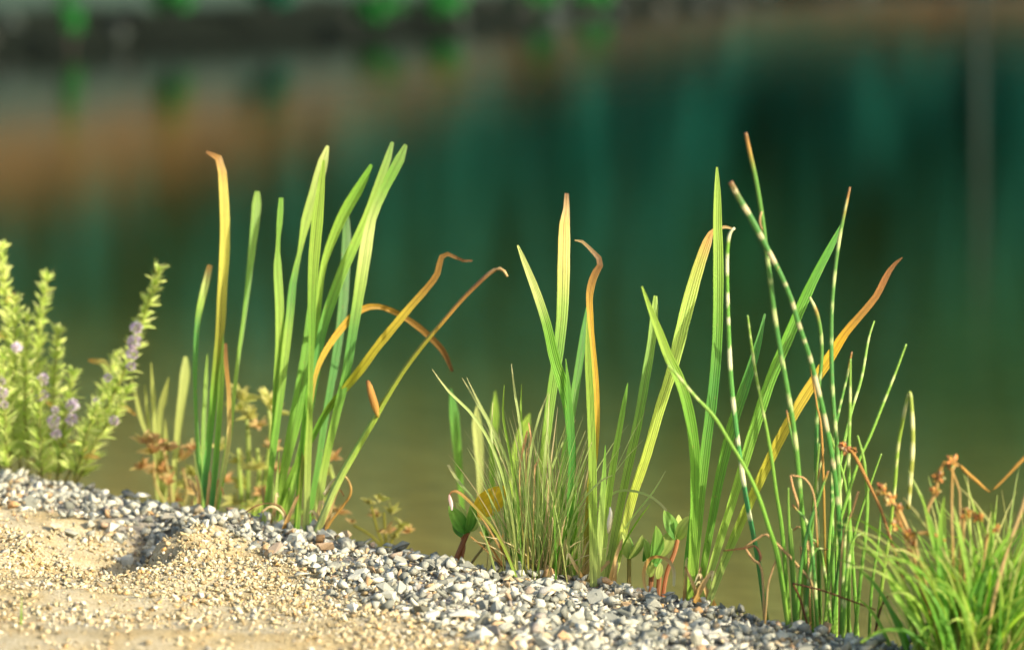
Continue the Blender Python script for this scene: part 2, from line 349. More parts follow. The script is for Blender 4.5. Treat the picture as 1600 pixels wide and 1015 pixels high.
def tube_geo(rows, colf, sides=7):
    V, Fc, Co, U = [], [], [], []; n = len(rows)
    ref = Vector((1, .13, .21)).normalized()
    for k, r in enumerate(rows):
        p = Vector(r[:3]); T = (Vector(rows[min(k + 1, n - 1)][:3]) - Vector(rows[max(k - 1, 0)][:3])).normalized()
        A = (ref - T * ref.dot(T)).normalized(); B = T.cross(A); t = k / (n - 1)
        for j in range(sides):
            an = 2 * math.pi * j / sides; V.append(p + (A * math.cos(an) + B * math.sin(an)) * r[3] * .5)
            Co.append(colf(t, j)); U.append((math.cos(an), t * 10))
    for k in range(n - 1):
        for j in range(sides):
            a, b = k * sides + j, k * sides + (j + 1) % sides; Fc.append((a, b, b + sides, a + sides))
    Fc.append(tuple(range(sides - 1, -1, -1))); Fc.append(tuple((n - 1) * sides + j for j in range(sides)))
    return V, Fc, Co, U
def stem(parent, pts, stops, Y, lean=0., w=6, tipw=None, n=40, down=25, name='stem', mat=None, bands=None, sides=7):
    rows = trace(pts, Y, lean, w, tipw if tipw else w * .6, n, down)
    seg = []
    if bands:                                          # pale rings: (start t, end t, period px, share)
        L = sum(math.hypot(p[0] - q[0], p[1] - q[1]) for p, q in zip(pts, pts[1:])) + down
        t = bands[0]
        while t < bands[1]:
            per = random.uniform(.45, 1.6) * bands[2] / L; seg.append((t, t + min(per * .7, per * bands[3] * random.uniform(.35, 1.3)))); t += per
    pale = bands[4] if bands and len(bands) > 4 else (.50, .58, .24)
    jag = [random.uniform(-1, 1) * .35 / n for _ in range(sides)]
    def cf(t, j):
        c = grad(stops, t)
        for a, b in seg:
            if a <= t + jag[j] <= b: c = tuple(x * .3 + y * .7 for x, y in zip(c, pale)) if min(t - a, b - t) < .9 / n else pale; break
        e = random.uniform(.93, 1.07); return tuple(x * e for x in c)
    V, Fc, Co, U = tube_geo(rows, cf, sides)
    return child(mesh_obj(name, V, Fc, mat or M_STEM, cols=Co, uvs=U), parent)
def joined(name, parts, mat, parent, stuff=True):
    V, Fc, Co, U = [], [], [], []
    for v, f, c, u in parts:
        b = len(V); V += v; Fc += [tuple(b + i for i in q) for q in f]; Co += c; U += u
    o = mesh_obj(name, V, Fc, mat, cols=Co, uvs=U)
    if parent is not None: child(o, parent)
    if stuff: o['kind'] = 'stuff'
    return o
def blade_geo(p0, direction, length, width, stops, droop=.5, n=7, sway=None):
    """a thin grass blade folded along its middle"""
    V, Fc, Co, U = [], [], [], []
    d = Vector(direction).normalized(); p = Vector(p0); step = length / (n - 1)
    side0 = d.cross(Vector((random.uniform(-1, 1), random.uniform(-1, 1), .2)))
    if side0.length < .05: side0 = d.cross(Vector((1, 0, 0)))
    hor = Vector((d.x, d.y, 0)); hor = hor.normalized() if hor.length > 1e-4 else Vector((1, 0, 0))
    for k in range(n):
        t = k / (n - 1); S = (side0 - d * side0.dot(d)).normalized(); Nn = S.cross(d)
        hw = width * .5 * (1 - t ** 2.2 * .9) * (.75 + .25 * min(1, t * 4)); c = grad(stops, t); e = random.uniform(.92, 1.08)
        for u, o_ in ((-1, .25), (0, -.12), (1, .25)):
            V.append(p + S * u * hw + Nn * o_ * hw); Co.append(tuple(x * e for x in c)); U.append((u, t * 10))
        p = p + d * step
        d = (d + (hor * .6 + Vector((0, 0, -1))) * droop * (t + .15) / n * 2 + Vector((random.gauss(0, .012), random.gauss(0, .012), 0))).normalized()
    for k in range(n - 1):
        for j in range(2):
            a, b = k * 3 + j, k * 3 + j + 1; Fc.append((a, b, b + 3, a + 3))
    return V, Fc, Co, U

# --- trees of the wood behind the far bank ---------------------------------
def mat_foliage(name, c0, c1):
    m, nt, out = newmat(name); geo = N(nt, 'ShaderNodeNewGeometry')
    cr = ramp(nt, [(0, c0), (1, c1)]); nt.links.new(geo.outputs['Random Per Island'], cr.inputs[0])
    bs = N(nt, 'ShaderNodeBsdfPrincipled'); bs.inputs['Roughness'].default_value = .7; bs.inputs['Specular IOR Level'].default_value = .08; nt.links.new(cr.outputs[0], bs.inputs['Base Color'])
    tr = N(nt, 'ShaderNodeBsdfTranslucent'); nt.links.new(cr.outputs[0], tr.inputs['Color'])
    mx = N(nt, 'ShaderNodeMixShader'); mx.inputs[0].default_value = .25
    nt.links.new(bs.outputs[0], mx.inputs[1]); nt.links.new(tr.outputs[0], mx.inputs[2]); nt.links.new(mx.outputs[0], out.inputs[0]); return m
M_CONIF = mat_foliage('conifer_needles', (.003, .070, .056), (.007, .125, .092))
M_DECID = mat_foliage('broad_leaves', (.005, .085, .050), (.010, .155, .08))
M_SHRUB = mat_foliage('shrub_leaves', (.012, .10, .025), (.03, .21, .04))
def bark(name, c0, c1, sc):
    m, nt, out = newmat(name); geo = N(nt, 'ShaderNodeNewGeometry'); mp = N(nt, 'ShaderNodeMapping'); mp.inputs['Scale'].default_value = (sc, sc, sc * .2)
    no = N(nt, 'ShaderNodeTexNoise'); nt.links.new(geo.outputs['Position'], mp.inputs[0]); nt.links.new(mp.outputs[0], no.inputs['Vector']); no.inputs['Detail'].default_value = 5
    cr = ramp(nt, [(.3, c0), (.65, c1)]); nt.links.new(no.outputs[0], cr.inputs[0]); bs = N(nt, 'ShaderNodeBsdfPrincipled'); bs.inputs['Roughness'].default_value = .9
    nt.links.new(cr.outputs[0], bs.inputs['Base Color']); nt.links.new(bs.outputs[0], out.inputs[0]); return m
M_BARK = bark('dark_bark', (.018, .02, .014), (.045, .04, .03), 6); M_BIRCH = bark('pale_bark', (.03, .055, .045), (.06, .095, .08), 4)
def leaf_clumps(centres, size, per, up=.3):
    V, Fc = [], []
    for c, r in centres:
        for k in range(per):
            d = Vector((random.gauss(0, 1), random.gauss(0, 1), random.gauss(0, .8))).normalized() * r * random.random() ** .4
            p = c + d; nrm = (d.normalized() + Vector((random.gauss(0, .6), random.gauss(0, .6), up + random.gauss(0, .5)))).normalized()
            a = nrm.orthogonal().normalized(); b = nrm.cross(a); s = size * random.uniform(.5, 1.2); an = random.random() * 6.28
            a, b = a * math.cos(an) + b * math.sin(an), b * math.cos(an) - a * math.sin(an)
            i = len(V); V += [p - a * s, p - b * s * .55, p + a * s + nrm * s * .2, p + b * s * .55]; Fc.append((i, i + 1, i + 2, i + 3))
    return V, Fc
def tube_simple(parts, sides=7):
    V, Fc = [], []
    for rows in parts:
        v, f, c, u = tube_geo(rows, lambda t, j: (0, 0, 0), sides); b = len(V); V += v; Fc += [tuple(b + i for i in q) for q in f]
    return V, Fc
def tree_proto(kind, H, mat, barkmat, name, label, group):
    t = thing(name, (0, 0, 0), label, 'tree', group)
    parts = [[(random.uniform(-.1, .1) * k, random.uniform(-.1, .1) * k, H * .95 * k / 6, max(.05, H * .018 * (1 - k / 6.3))) for k in range(7)]]
    cs = []
    if kind == 'conifer':
        for k in range(64):
            f = random.random() ** 1.1; z = H * (.05 + .93 * f); R = (1 - f) * H * .22 + .25; an = random.random() * 6.28
            for q in (.35, .75, 1.05): cs.append((Vector((math.cos(an) * R * q, math.sin(an) * R * q, z - q * R * .35)), .5))
            parts.append([(0, 0, z, .09), (math.cos(an) * R * .5, math.sin(an) * R * .5, z - R * .15, .06), (math.cos(an) * R, math.sin(an) * R, z - R * .35, .03)])
        V, Fc = leaf_clumps(cs, .34, 16)
    else:
        for k in range(20):
            z = H * random.uniform(.12, .75); an = random.random() * 6.28; R = H * random.uniform(.14, .27) * (1.15 - abs(z / H - .5)); e = Vector((math.cos(an) * R, math.sin(an) * R, z + R * .55))
            parts.append([(0, 0, z, .16), (e.x * .5, e.y * .5, z + R * .2, .11), (e.x, e.y, e.z, .04)])
            for q in range(3): cs.append((e + Vector((random.gauss(0, .5), random.gauss(0, .5), random.gauss(0, .5))), random.uniform(.5, 1.1)))
        for k in range(12): cs.append((Vector((random.gauss(0, H * .07), random.gauss(0, H * .07), H * random.uniform(.5, 1.0))), random.uniform(.6, 1.2)))
        V, Fc = leaf_clumps(cs, .26, 34)
    tv, tf = tube_simple(parts); mesh_obj('trunk', tv, tf, barkmat, t)
    mesh_obj('crown', V, Fc, mat, t, smooth=False)
    return t
def copy_tree(src, loc, rz, sc, label=None, group=None):
    r = src.copy(); link(r); r.location = loc; r.rotation_euler = (0, 0, rz); r.scale = (sc,) * 3
    for ch in src.children:
        c = ch.copy(); link(c); c.parent = r
        for g in ch.children:
            h = g.copy(); link(h); h.parent = c
    return r
protos = [tree_proto('conifer', 16, M_CONIF, M_BARK, 'conifer_tree', 'dark green conifer of the wood mirrored in the pond', 'conifers behind the far bank'),
          tree_proto('conifer', 13, M_CONIF, M_BARK, 'conifer_tree', 'dark green conifer of the wood mirrored in the pond', 'conifers behind the far bank'),
          tree_proto('broad', 12, M_DECID, M_BARK, 'broadleaf_tree', 'dark leafy tree of the wood mirrored in the pond', 'leafy trees behind the far bank')]
used = [False] * 3; i = 26; spots = []
for i in range(18, 112):
    for d in (random.uniform(11.5, 16), random.uniform(19, 25)):
        if d > 17 and (i < 30 or i % 2): continue
        spots.append((i, d))
for i, d in spots:
    k = random.choice([0, 0, 1, 1, 2]); p = far_point(i, d, -.15) + Vector((random.uniform(-.6, .6), random.uniform(-.6, .6), 0)); rz = random.random() * 6.28; sc = random.uniform(.85, 1.2) * (1.35 if sy[i] > 55 else 1)
    if not used[k]: protos[k].location = p; protos[k].rotation_euler = (0, 0, rz); protos[k].scale = (sc,) * 3; used[k] = True
    else: copy_tree(protos[k], p, rz, sc)
# a pale-barked tree at the water's edge on the right: its trunk is mirrored as a light streak
bt = thing('birch_tree', (9.3, 77.0, .1), 'pale trunked tree mirrored as a light streak at right', 'tree')
tv, tf = tube_simple([[(0, 0, -.3, .17), (.05, 0, 2, .15), (.12, .1, 5, .12), (.1, .1, 9, .06)], [(.1, .1, 5, .14), (.9, .3, 6.4, .08), (1.5, .4, 7.6, .03)], [(.1, .1, 6, .12), (-.8, -.2, 7.6, .07), (-1.2, -.3, 8.6, .03)]])
mesh_obj('trunk', tv, tf, M_BIRCH, bt)
V, Fc = leaf_clumps([(Vector((random.gauss(0, .8), random.gauss(0, .8), random.uniform(6, 10))), .8) for k in range(22)], .2, 30); mesh_obj('crown', V, Fc, M_DECID, bt, smooth=False)
# shrubs and reeds along the far waterline
def shrub(px, Y, z, r, h, label, n=10, mat=None, per=40, size=.07):
    x = (px - 800) / F * Y; t = thing('shrub', (x, Y, z), label, 'shrub')
    cs = [(Vector((random.gauss(0, r * .45), random.gauss(0, r * .45), h * random.uniform(.25, 1))), r * .5) for k in range(n)]
    V, Fc = leaf_clumps(cs, size, per); mesh_obj('foliage', V, Fc, mat or M_SHRUB, t, smooth=False)
    tv, tf = tube_simple([[(0, 0, -.1, .04), (c.x * .5, c.y * .5, c.z * .5, .025), (c.x, c.y, c.z, .01)] for c, _ in cs[:6]], 5); mesh_obj('twig', tv, tf, M_BARK, t); return t
shrub(112, 35.4, .05, .08, .6, 'narrow bright green blurred plant on the far waterline at left', 12, size=.06)
shrub(262, 37.5, .36, .24, .3, 'blurred green bush on the far bank between the left plants')
shrub(420, 39.5, .35, .25, .35, 'small dull green bush right of the far left bushes', mat=M_DECID)
shrub(590, 40.5, .18, .2, .2, 'large bright green bush on the far bank above the tall reeds', 14)
shrub(690, 43.5, .18, .22, .2, 'second bright green bush on the far bank, right of the large one', 14)
shrub(830, 48.5, .15, .26, .2, 'green bush on the far bank in the upper middle', 14)
shrub(930, 52.5, .12, .26, .2, 'green bush at the right end of the far bank bushes', 14)
# boulders on the far waterline
def hull(npts, sx_, sy_, sz_, rng, jit=(.82, 1.0)):
    bm = bmesh.new()
    for k in range(npts):
        v = Vector(rng.normal(size=3)).normalized() * rng.uniform(*jit); bm.verts.new((v.x * sx_, v.y * sy_, v.z * sz_))
    r = bmesh.ops.convex_hull(bm, input=bm.verts)
    bmesh.ops.delete(bm, geom=list({g for g in r['geom_interior'] + r['geom_unused'] if isinstance(g, bmesh.types.BMVert)}), context='VERTS')
    bmesh.ops.triangulate(bm, faces=bm.faces); bmesh.ops.recalc_face_normals(bm, faces=bm.faces)
    me = bpy.data.meshes.new('stone'); bm.to_mesh(me); bm.free(); return me
M_ROCK = stone_material('dark_rock', [(0, (.010, .014, .010)), (.5, (.022, .026, .02)), (.8, (.03, .042, .035)), (1, (.04, .058, .05))], 6)
rocks = [hull(16, 1, .8, .6, RNG) for k in range(5)]
for me in rocks: me.materials.append(M_ROCK); me.name = 'boulder'
idx = [i for i in range(len(sx)) if abs(sx[i] / sy[i]) < .17 and sy[i] > 25]
for k in range(60):
    i = random.randint(min(idx), max(idx)); d = random.choice([random.uniform(-.15, .3), random.uniform(.2, 1.6)]); f = random.random()
    ni = min(i + 1, len(sx) - 1); p = far_point(i, d) * (1 - f) + far_point(ni, d) * f
    o = bpy.data.objects.new('boulder', rocks[k % 5]); link(o); s = random.uniform(.10, .30); o.location = p; o.scale = (s, s, s); o.rotation_euler = (random.random(), random.random(), random.random() * 6)
    o['label'] = 'blurred dark boulder lying along the far waterline'; o['category'] = 'boulder'; o['group'] = 'boulders along the far waterline'
# dry brown grass on the far dyke
DRYG = [(0, (.10, .055, .02)), (.6, (.15, .08, .028)), (1, (.17, .095, .035))]
pts_ = []
for k in range(5200):
    i = random.randint(24, 100); f = random.random(); d = random.uniform(3.7, 5.2); p = far_point(i, d) * (1 - f) + far_point(i + 1, d) * f
    pts_.append(blade_geo(p, (random.gauss(0, .35), random.gauss(0, .35), 1), random.uniform(.06, .16), .05, DRYG, .5, 4))
o = joined('dry_grass', pts_, M_DRY, None); o['label'] = 'brown dry grass along the top of the far bank'; o['category'] = 'grass'

# ------------------------------------------------------------------ gravel and sand of the near bank
stones = [hull(int(RNG.integers(7, 11)), 1, RNG.uniform(.55, .9), RNG.uniform(.38, .7), RNG, (.6, 1.1)) for k in range(30)]
big = [hull(int(RNG.integers(9, 14)), 1, RNG.uniform(.55, .9), RNG.uniform(.38, .65), RNG, (.65, 1.1)) for k in range(18)]
grains = [hull(6, 1, .85, .7, RNG) for k in range(12)]
for me in big: me.materials.append(M_GRAVEL)
def arr(me): return np.array([v.co for v in me.vertices]), np.array([p.vertices for p in me.polygons])
def rotmats(n, tilt):
    out = np.zeros((n, 3, 3))
    for k in range(n): out[k] = np.array(Euler((random.gauss(0, tilt), random.gauss(0, tilt), random.random() * 6.28)).to_matrix())
    return out
def scatter_mesh(name, protos, pos, size, tilt, mat):
    R = rotmats(len(pos), tilt); which = RNG.integers(0, len(protos), len(pos)); AV, AF, base = [], [], 0
    for k, me in enumerate(protos):
        v, f = arr(me); sel = np.where(which == k)[0]
        if not len(sel): continue
        W = np.einsum('nij,vj->nvi', R[sel], v) * size[sel][:, None, None] + pos[sel][:, None, :]
        AV.append(W.reshape(-1, 3)); AF.append((f[None] + (np.arange(len(sel)) * len(v))[:, None, None] + base).reshape(-1, 3)); base += len(sel) * len(v)
    return big_mesh(name, np.concatenate(AV), np.concatenate(AF), mat, smooth=False)
def in_gravel(x, y, soft=.10):
    s = y - crestY(x); return (-s < sand_edge(x) + fbm(x * 8, y * 8) * .16 + RNG.normal(0, soft, np.shape(x)) * .6) & (s < .30)
n = 64000; x = RNG.uniform(-1.55, 1.15, n); y = RNG.uniform(4.75, 7.5, n); s = y - crestY(x)
ok = in_gravel(x, y); x, y = x[ok], y[ok]
size = .0032 + .0135 * RNG.random(len(x)) ** 2.1
x, y, size = x[:31000], y[:31000], size[:31000]
pos = np.stack([x, y, height(x, y) + size * RNG.uniform(-.1, .75, len(x))], -1)
g = scatter_mesh('gravel', stones, pos, size, .5, M_GRAVEL); link(g, ground); g['kind'] = 'stuff'; g['label'] = 'grey and white crushed gravel along the waterline'
n = 190000; x = RNG.uniform(-1.5, .75, n); y = RNG.uniform(4.75, 6.9, n); s = y - crestY(x)
ok = (~in_gravel(x, y, .16) | (RNG.random(n) < .30)) & (s < -.02)
dens = np.clip(.78 + fbm(x * 5, y * 9) * 1.1 - .9 * np.clip((5.65 - y) * 1.2, 0, .5) * (x < -.2), .10, 1); ok &= RNG.random(n) < dens; x, y = x[ok], y[ok]
size = .0018 + .0068 * RNG.random(len(x)) ** 3.0
pos = np.stack([x, y, height(x, y) + size * RNG.uniform(-.2, .6, len(x))], -1)
g = scatter_mesh('sand_grit', grains, pos, size, .6, M_GRAIN); link(g, ground); g['kind'] = 'stuff'; g['label'] = 'warm yellow sand and grit on the bank at lower left'
cnt = 0
while cnt < 300:
    px = random.uniform(-20, 1500); py = random.uniform(745, 1030); x0 = (px - 800) / F * 5.8
    cyy = float(np.interp(px, [c[0] for c in CREST], [c[1] for c in CREST]))
    if py < cyy - 2: continue
    Y = (CAM_H - .09) / ((py - HORIZON) / F); x0 = (px - 800) / F * Y
    if not in_gravel(np.array([x0]), np.array([Y]), .14)[0]: continue
    s = random.uniform(.011, .020) if random.random() < .8 else random.uniform(.018, .026)
    o = bpy.data.objects.new('stone', random.choice(big)); link(o, ground)
    o.location = (x0, Y, float(height(x0, Y)) + s * random.uniform(.15, .55)); o.scale = (s, s, s)
    o.rotation_euler = (random.gauss(0, .35), random.gauss(0, .35), random.random() * 6.28); cnt += 1

# ------------------------------------------------------------------ colours of the plants
LIME = (.28, .445, .065); GREEN = (.145, .34, .04); DEEP = (.075, .26, .045); PALE = (.48, .56, .18); YEL = (.62, .49, .07)
GOLD = (.66, .42, .05); OCHRE = (.40, .23, .055); TAN = (.46, .335, .15); BROWN = (.20, .105, .042); OLIVE = (.24, .24, .03); CREAM = (.70, .64, .36)
TEAL = (.04, .22, .07)
def yb(px, extra=.03): return float(crestY((px - 800) / F * 5.9)) + extra
def base_of(px, Y): x = (px - 800) / F * Y; return (x, Y, float(height(x, Y)))

# ------------------------------------------------------------------ small reed clump on the left (brown curled tall leaf)
YA = yb(325, .05)
A = thing('reed_clump', base_of(325, YA), 'slim reed clump with one tall leaf curled brown at its tip, next to the mint', 'reed clump', 'reed clumps along the gravel edge')
leaf(A, [(322, 237, 4), (334, 240, 9), (345, 256, 13), (349, 300, 15), (351, 350, 16), (350, 400, 16), (347, 450, 16), (344, 510, 15), (338, 570, 13), (330, 650, 12), (322, 730, 11), (316, 795, 10)],
     [(0, TEAL), (.3, GREEN), (.5, OLIVE), (.7, (.48, .46, .07)), (.88, (.45, .40, .08)), (.94, OCHRE), (1, BROWN)], YA, .05, twist=(.3, -.3))
leaf(A, [(328, 414, 8), (324, 432, 11), (317, 460, 12), (309, 500, 9), (305, 560, 8), (305, 620, 6), (308, 680, 6), (311, 730, 8), (316, 795, 9)],
     [(0, TEAL), (.3, GREEN), (.75, DEEP), (.84, LIME), (.95, PALE), (.97, BROWN), (1, OCHRE)], YA + .02, .09)  # lime and pale stops paint the sunlit upper part; browned end is its own
leaf(A, [(402, 299, 8), (401, 315, 14), (397, 360, 13), (390, 420, 10), (382, 490, 7), (372, 560, 6), (365, 620, 7), (358, 680, 9), (348, 740, 9), (337, 797, 9)],
     [(0, GREEN), (.4, LIME), (.7, GREEN), (1, (.2, .34, .05))], YA + .03, .16)
leaf(A, [(352, 536, 5), (353, 570, 7), (357, 610, 7), (358, 650, 8), (357, 690, 8), (350, 730, 7), (342, 765, 5), (337, 797, 4)], [(0, OLIVE), (.3, PALE), (.55, (.6, .48, .16)), (.8, OCHRE), (1, BROWN)], YA - .02, .0, label='dead orange brown leaf')
leaf(A, [(349, 520), (346, 580, 9), (343, 640, 9), (337, 720, 10), (330, 797, 9)], [(0, TEAL), (.4, GREEN), (1, LIME)], YA - .01, .03)
leaf(A, [(324, 553), (321, 610, 7), (318, 680, 7), (317, 740, 7), (318, 797, 7)], [(0, GREEN), (1, LIME)], YA + .10, .1)
leaf(A, [(303, 705), (307, 735, 5), (313, 765, 6), (318, 797, 6)], [(0, GREEN), (1, PALE)], YA - .03, 0)
leaf(A, [(306, 742, 4), (311, 765, 5), (312, 797, 5)], [(0, OCHRE), (1, TAN)], YA - .035, 0)

# ------------------------------------------------------------------ tall reed clump in the left middle
YB = yb(475, .04)
B = thing('reed_clump', base_of(470, YB), 'tall dense reed clump with a brown bud and two yellowed leaves bent rightward', 'reed clump', 'reed clumps along the gravel edge')
leaf(B, [(439, 309, 7), (437, 340, 10), (434, 380, 6), (433, 420, 13), (436, 480, 15), (436, 540, 14), (431, 600, 11), (428, 660, 9), (424, 710, 9), (420, 810, 9)], [(0, PALE), (.3, GREEN), (.6, LIME), (1, GREEN)], YB + .05, .06)
leaf(B, [(512, 228, 5), (504, 255, 17), (492, 300, 19), (478, 345, 16), (468, 395, 7), (458, 440, 12), (453, 490, 13), (446, 550, 13), (437, 630, 11), (428, 700, 10), (420, 760, 9), (412, 815, 9)],
     [(0, LIME), (.25, GREEN), (.5, LIME), (.62, DEEP), (.75, LIME), (.95, (.3, .38, .1)), (1, PALE)], YB + .03, .12)
leaf(B, [(506, 250, 5), (498, 320, 17), (493, 370, 19), (489, 420, 17), (487, 480, 14), (487, 520, 11), (485, 590, 9), (484, 640, 10), (481, 720, 11), (478, 822, 11)], [(0, PALE), (.3, LIME), (.55, GREEN), (.75, LIME), (1, LIME)], YB - .04, .0)
leaf(B, [(580, 257, 5), (562, 290, 16), (538, 330, 18), (522, 365, 16), (509, 400, 12), (502, 430, 10), (497, 480, 10), (491, 540, 10), (486, 610, 10), (470, 700, 9), (438, 815, 9)], [(0, LIME), (.4, GREEN), (.7, LIME), (1, GREEN)], YB + .06, .05)
leaf(B, [(541, 322, 4), (541, 370, 14), (539, 420, 15), (535, 480, 15), (524, 560, 13), (510, 640, 11), (496, 730, 10), (480, 822, 9)], [(0, GREEN), (.5, DEEP), (1, (.08, .2, .03))], YB + .12, .14)
leaf(B, [(613, 222, 5), (603, 255, 13), (590, 290, 13), (575, 332, 13), (558, 372, 15), (538, 415, 17), (518, 468, 17), (502, 520, 15), (492, 590, 13), (478, 670, 11), (446, 812, 9)], [(0, LIME), (.45, DEEP), (.6, GREEN), (.8, LIME), (1, (.16, .28, .06))], YB + .02, .12)
leaf(B, [(634, 226, 6), (622, 252, 17), (602, 290, 16), (582, 335, 15), (573, 375, 20), (566, 420, 20), (560, 460, 18), (552, 510, 16), (541, 580, 15), (528, 635, 14), (513, 700, 12), (502, 755, 13), (493, 819, 13)],
     [(0, PALE), (.2, LIME), (.35, GREEN), (.5, DEEP), (.62, LIME), (.75, PALE), (.9, GREEN), (1, (.16, .28, .06))], YB - .01, .1)
leaf(B, [(489, 430, 3), (484, 500, 14), (478, 560, 21), (468, 620, 23), (455, 680, 19), (442, 740, 14), (428, 812, 10)], [(0, LIME), (.5, GREEN), (1, GREEN)], YB + .08, .06, twist=(.5, .2))
leaf(B, [(483, 600), (476, 650, 8), (470, 720, 9), (463, 822, 9)], [(0, GREEN), (1, GREEN)], YB - .03, 0)
leaf(B, [(738, 407, 3), (722, 407, 5), (708, 400, 6), (695, 396, 8), (688, 406, 9), (683, 428, 10), (665, 452, 11), (640, 480, 12), (615, 510, 14), (590, 540, 14), (562, 578, 14), (540, 605, 12), (510, 642, 11), (488, 682, 10), (460, 730, 9), (436, 790, 8), (428, 815, 8)],
     [(0, LIME), (.35, GREEN), (.5, (.38, .38, .03)), (.72, YEL), (.82, OCHRE), (1, BROWN)], YB + .03, -.04, n=44, label='yellow leaf curled brown at its tip')
leaf(B, [(707, 580, 5), (692, 547, 10), (666, 520, 11), (640, 500, 10), (615, 486, 9), (590, 478, 9), (566, 482, 11), (545, 499, 12), (520, 530, 11), (502, 560, 9), (492, 590, 7), (486, 630, 6), (473, 720, 7), (465, 822, 8)],
     [(0, GREEN), (.4, (.4, .34, .03)), (.55, GOLD), (.7, (.5, .3, .04)), (.8, OCHRE), (1, BROWN)], YB - .05, .16, n=44, twist=(.2, .5), label='drooping orange brown leaf')
fs = stem(B, [(793, 432, 4), (784, 420, 6), (770, 423, 7), (750, 440, 7), (720, 470, 7), (690, 505, 7), (660, 540, 8), (630, 580, 8), (600, 628, 9), (585, 655, 10), (560, 697, 11), (535, 740, 12), (515, 782, 12), (501, 817, 12)],
     [(0, PALE), (.3, LIME), (.65, OLIVE), (.78, OCHRE), (.9, BROWN), (1, TAN)], YB - .06, -.08, w=9, n=60, name='flower_stem')
bud = stem(B, [(574, 594, 5), (577, 603, 9), (581, 618, 12), (586, 634, 12), (589, 645, 7), (591, 652, 4)], [(0, OLIVE), (.15, OCHRE), (.5, (.36, .19, .05)), (.8, (.42, .22, .06)), (1, (.2, .1, .04))], YB - .09, 0, w=11, n=16, down=0, name='bud', mat=M_DRY, sides=9)
bud['label'] = 'orange brown bud standing on the leaning stem'
stem(B, [(506, 772, 5), (520, 751, 4), (535, 742, 3), (545, 752, 4), (548, 770, 4), (536, 790, 4), (520, 810, 4), (510, 826, 4)], [(0, OCHRE), (.5, OCHRE), (1, CREAM)], YB - .06, 0, n=30, down=6, name='dead_leaf', mat=M_DRY)
stem(B, [(384, 800, 2), (400, 790, 3), (418, 786, 2), (436, 790, 4), (446, 804, 4), (450, 822, 3)], [(0, TAN), (1, BROWN)], YB - .03, 0, n=22, down=4, name='dead_leaf', mat=M_DRY)
stem(B, [(408, 800, 3), (424, 791, 5), (440, 800, 4), (446, 818, 3)], [(0, CREAM), (1, TAN)], YB - .05, 0, n=18, down=4, name='dead_leaf', mat=M_DRY)
for q in range(4):
    x = random.uniform(408, 440); leaf(B, [(x + random.uniform(-8, 14), random.uniform(700, 760)), (x + 2, 785, 6), (x, 815, 7)], [(0, PALE), (1, LIME)], YB + random.uniform(0, .08), .02, n=12)

# ------------------------------------------------------------------ reed clump in the middle, behind the grass tuft
YC = yb(930, .03)
Cc = thing('reed_clump', base_of(925, YC), 'spreading reed clump behind the thin grass, with a curled golden brown leaf', 'reed clump', 'reed clumps along the gravel edge')
leaf(Cc, [(809, 383, 3), (815, 398, 7), (824, 420, 10), (840, 462, 14), (855, 510, 16), (866, 560, 17), (879, 600, 18), (889, 650, 15), (894, 710, 12), (896, 780, 11), (898, 895, 10)], [(0, LIME), (.4, DEEP), (.6, GREEN), (.75, GREEN), (.85, PALE), (1, PALE)], YC + .06, -.05)
leaf(Cc, [(885, 302, 7), (885, 322, 10), (882, 340, 14), (881, 358, 18), (880, 400, 20), (879, 450, 20), (877, 500, 18), (870, 560, 17), (862, 610, 16), (853, 680, 15), (845, 760, 13), (842, 830, 12), (845, 895, 11)],
     [(0, PALE), (.3, LIME), (.6, GREEN), (.72, LIME), (.85, (.6, .52, .14)), (.93, (.62, .46, .12)), (.97, TAN), (1, BROWN)], YC + .10, .1, twist=(-.2, .5))
leaf(Cc, [(918, 478, 4), (914, 510, 11), (906, 560, 13), (897, 620, 13), (888, 680, 12), (877, 760, 12), (872, 895, 10)], [(0, LIME), (.5, GREEN), (1, DEEP)], YC + .13, .1)
leaf(Cc, [(884, 560), (889, 620, 9), (893, 700, 10), (890, 800, 11), (888, 895, 9)], [(0, GREEN), (.6, DEEP), (1, GREEN)], YC + .03, 0)
leaf(Cc, [(898, 375, 2), (911, 378, 5), (924, 391, 6), (935, 402, 9), (938, 413, 10), (931, 425, 12), (925, 440, 13), (921, 462, 12), (922, 490, 10), (925, 530, 9), (930, 580, 9), (933, 640, 9), (930, 700, 11), (921, 780, 12), (914, 895, 10)],
     [(0, TAN), (.15, OLIVE), (.35, (.42, .34, .03)), (.5, GOLD), (.75, GOLD), (.83, OCHRE), (.9, BROWN), (1, TAN)], YC + .01, .03, n=48, label='golden leaf with a brown curled tip')
leaf(Cc, [(917, 495), (919, 560, 11), (922, 620, 13), (925, 700, 13), (926, 780, 14), (927, 880, 13), (927, 902, 12)], [(0, PALE), (.3, LIME), (1, LIME)], YC - .05, .0, twist=(.2, .1))
leaf(Cc, [(981, 598), (976, 625, 7), (968, 670, 10), (959, 720, 11), (950, 780, 12), (944, 835, 12), (938, 905, 11)], [(0, PALE), (.4, LIME), (1, GREEN)], YC - .02, .03)
leaf(Cc, [(1024, 462, 6), (1022, 490, 12), (1018, 530, 14), (1010, 580, 15), (996, 660, 15), (979, 740, 14), (963, 820, 13), (948, 907, 12)], [(0, PALE), (.3, LIME), (.7, GREEN), (1, LIME)], YC + .03, .12, twist=(.1, .4))
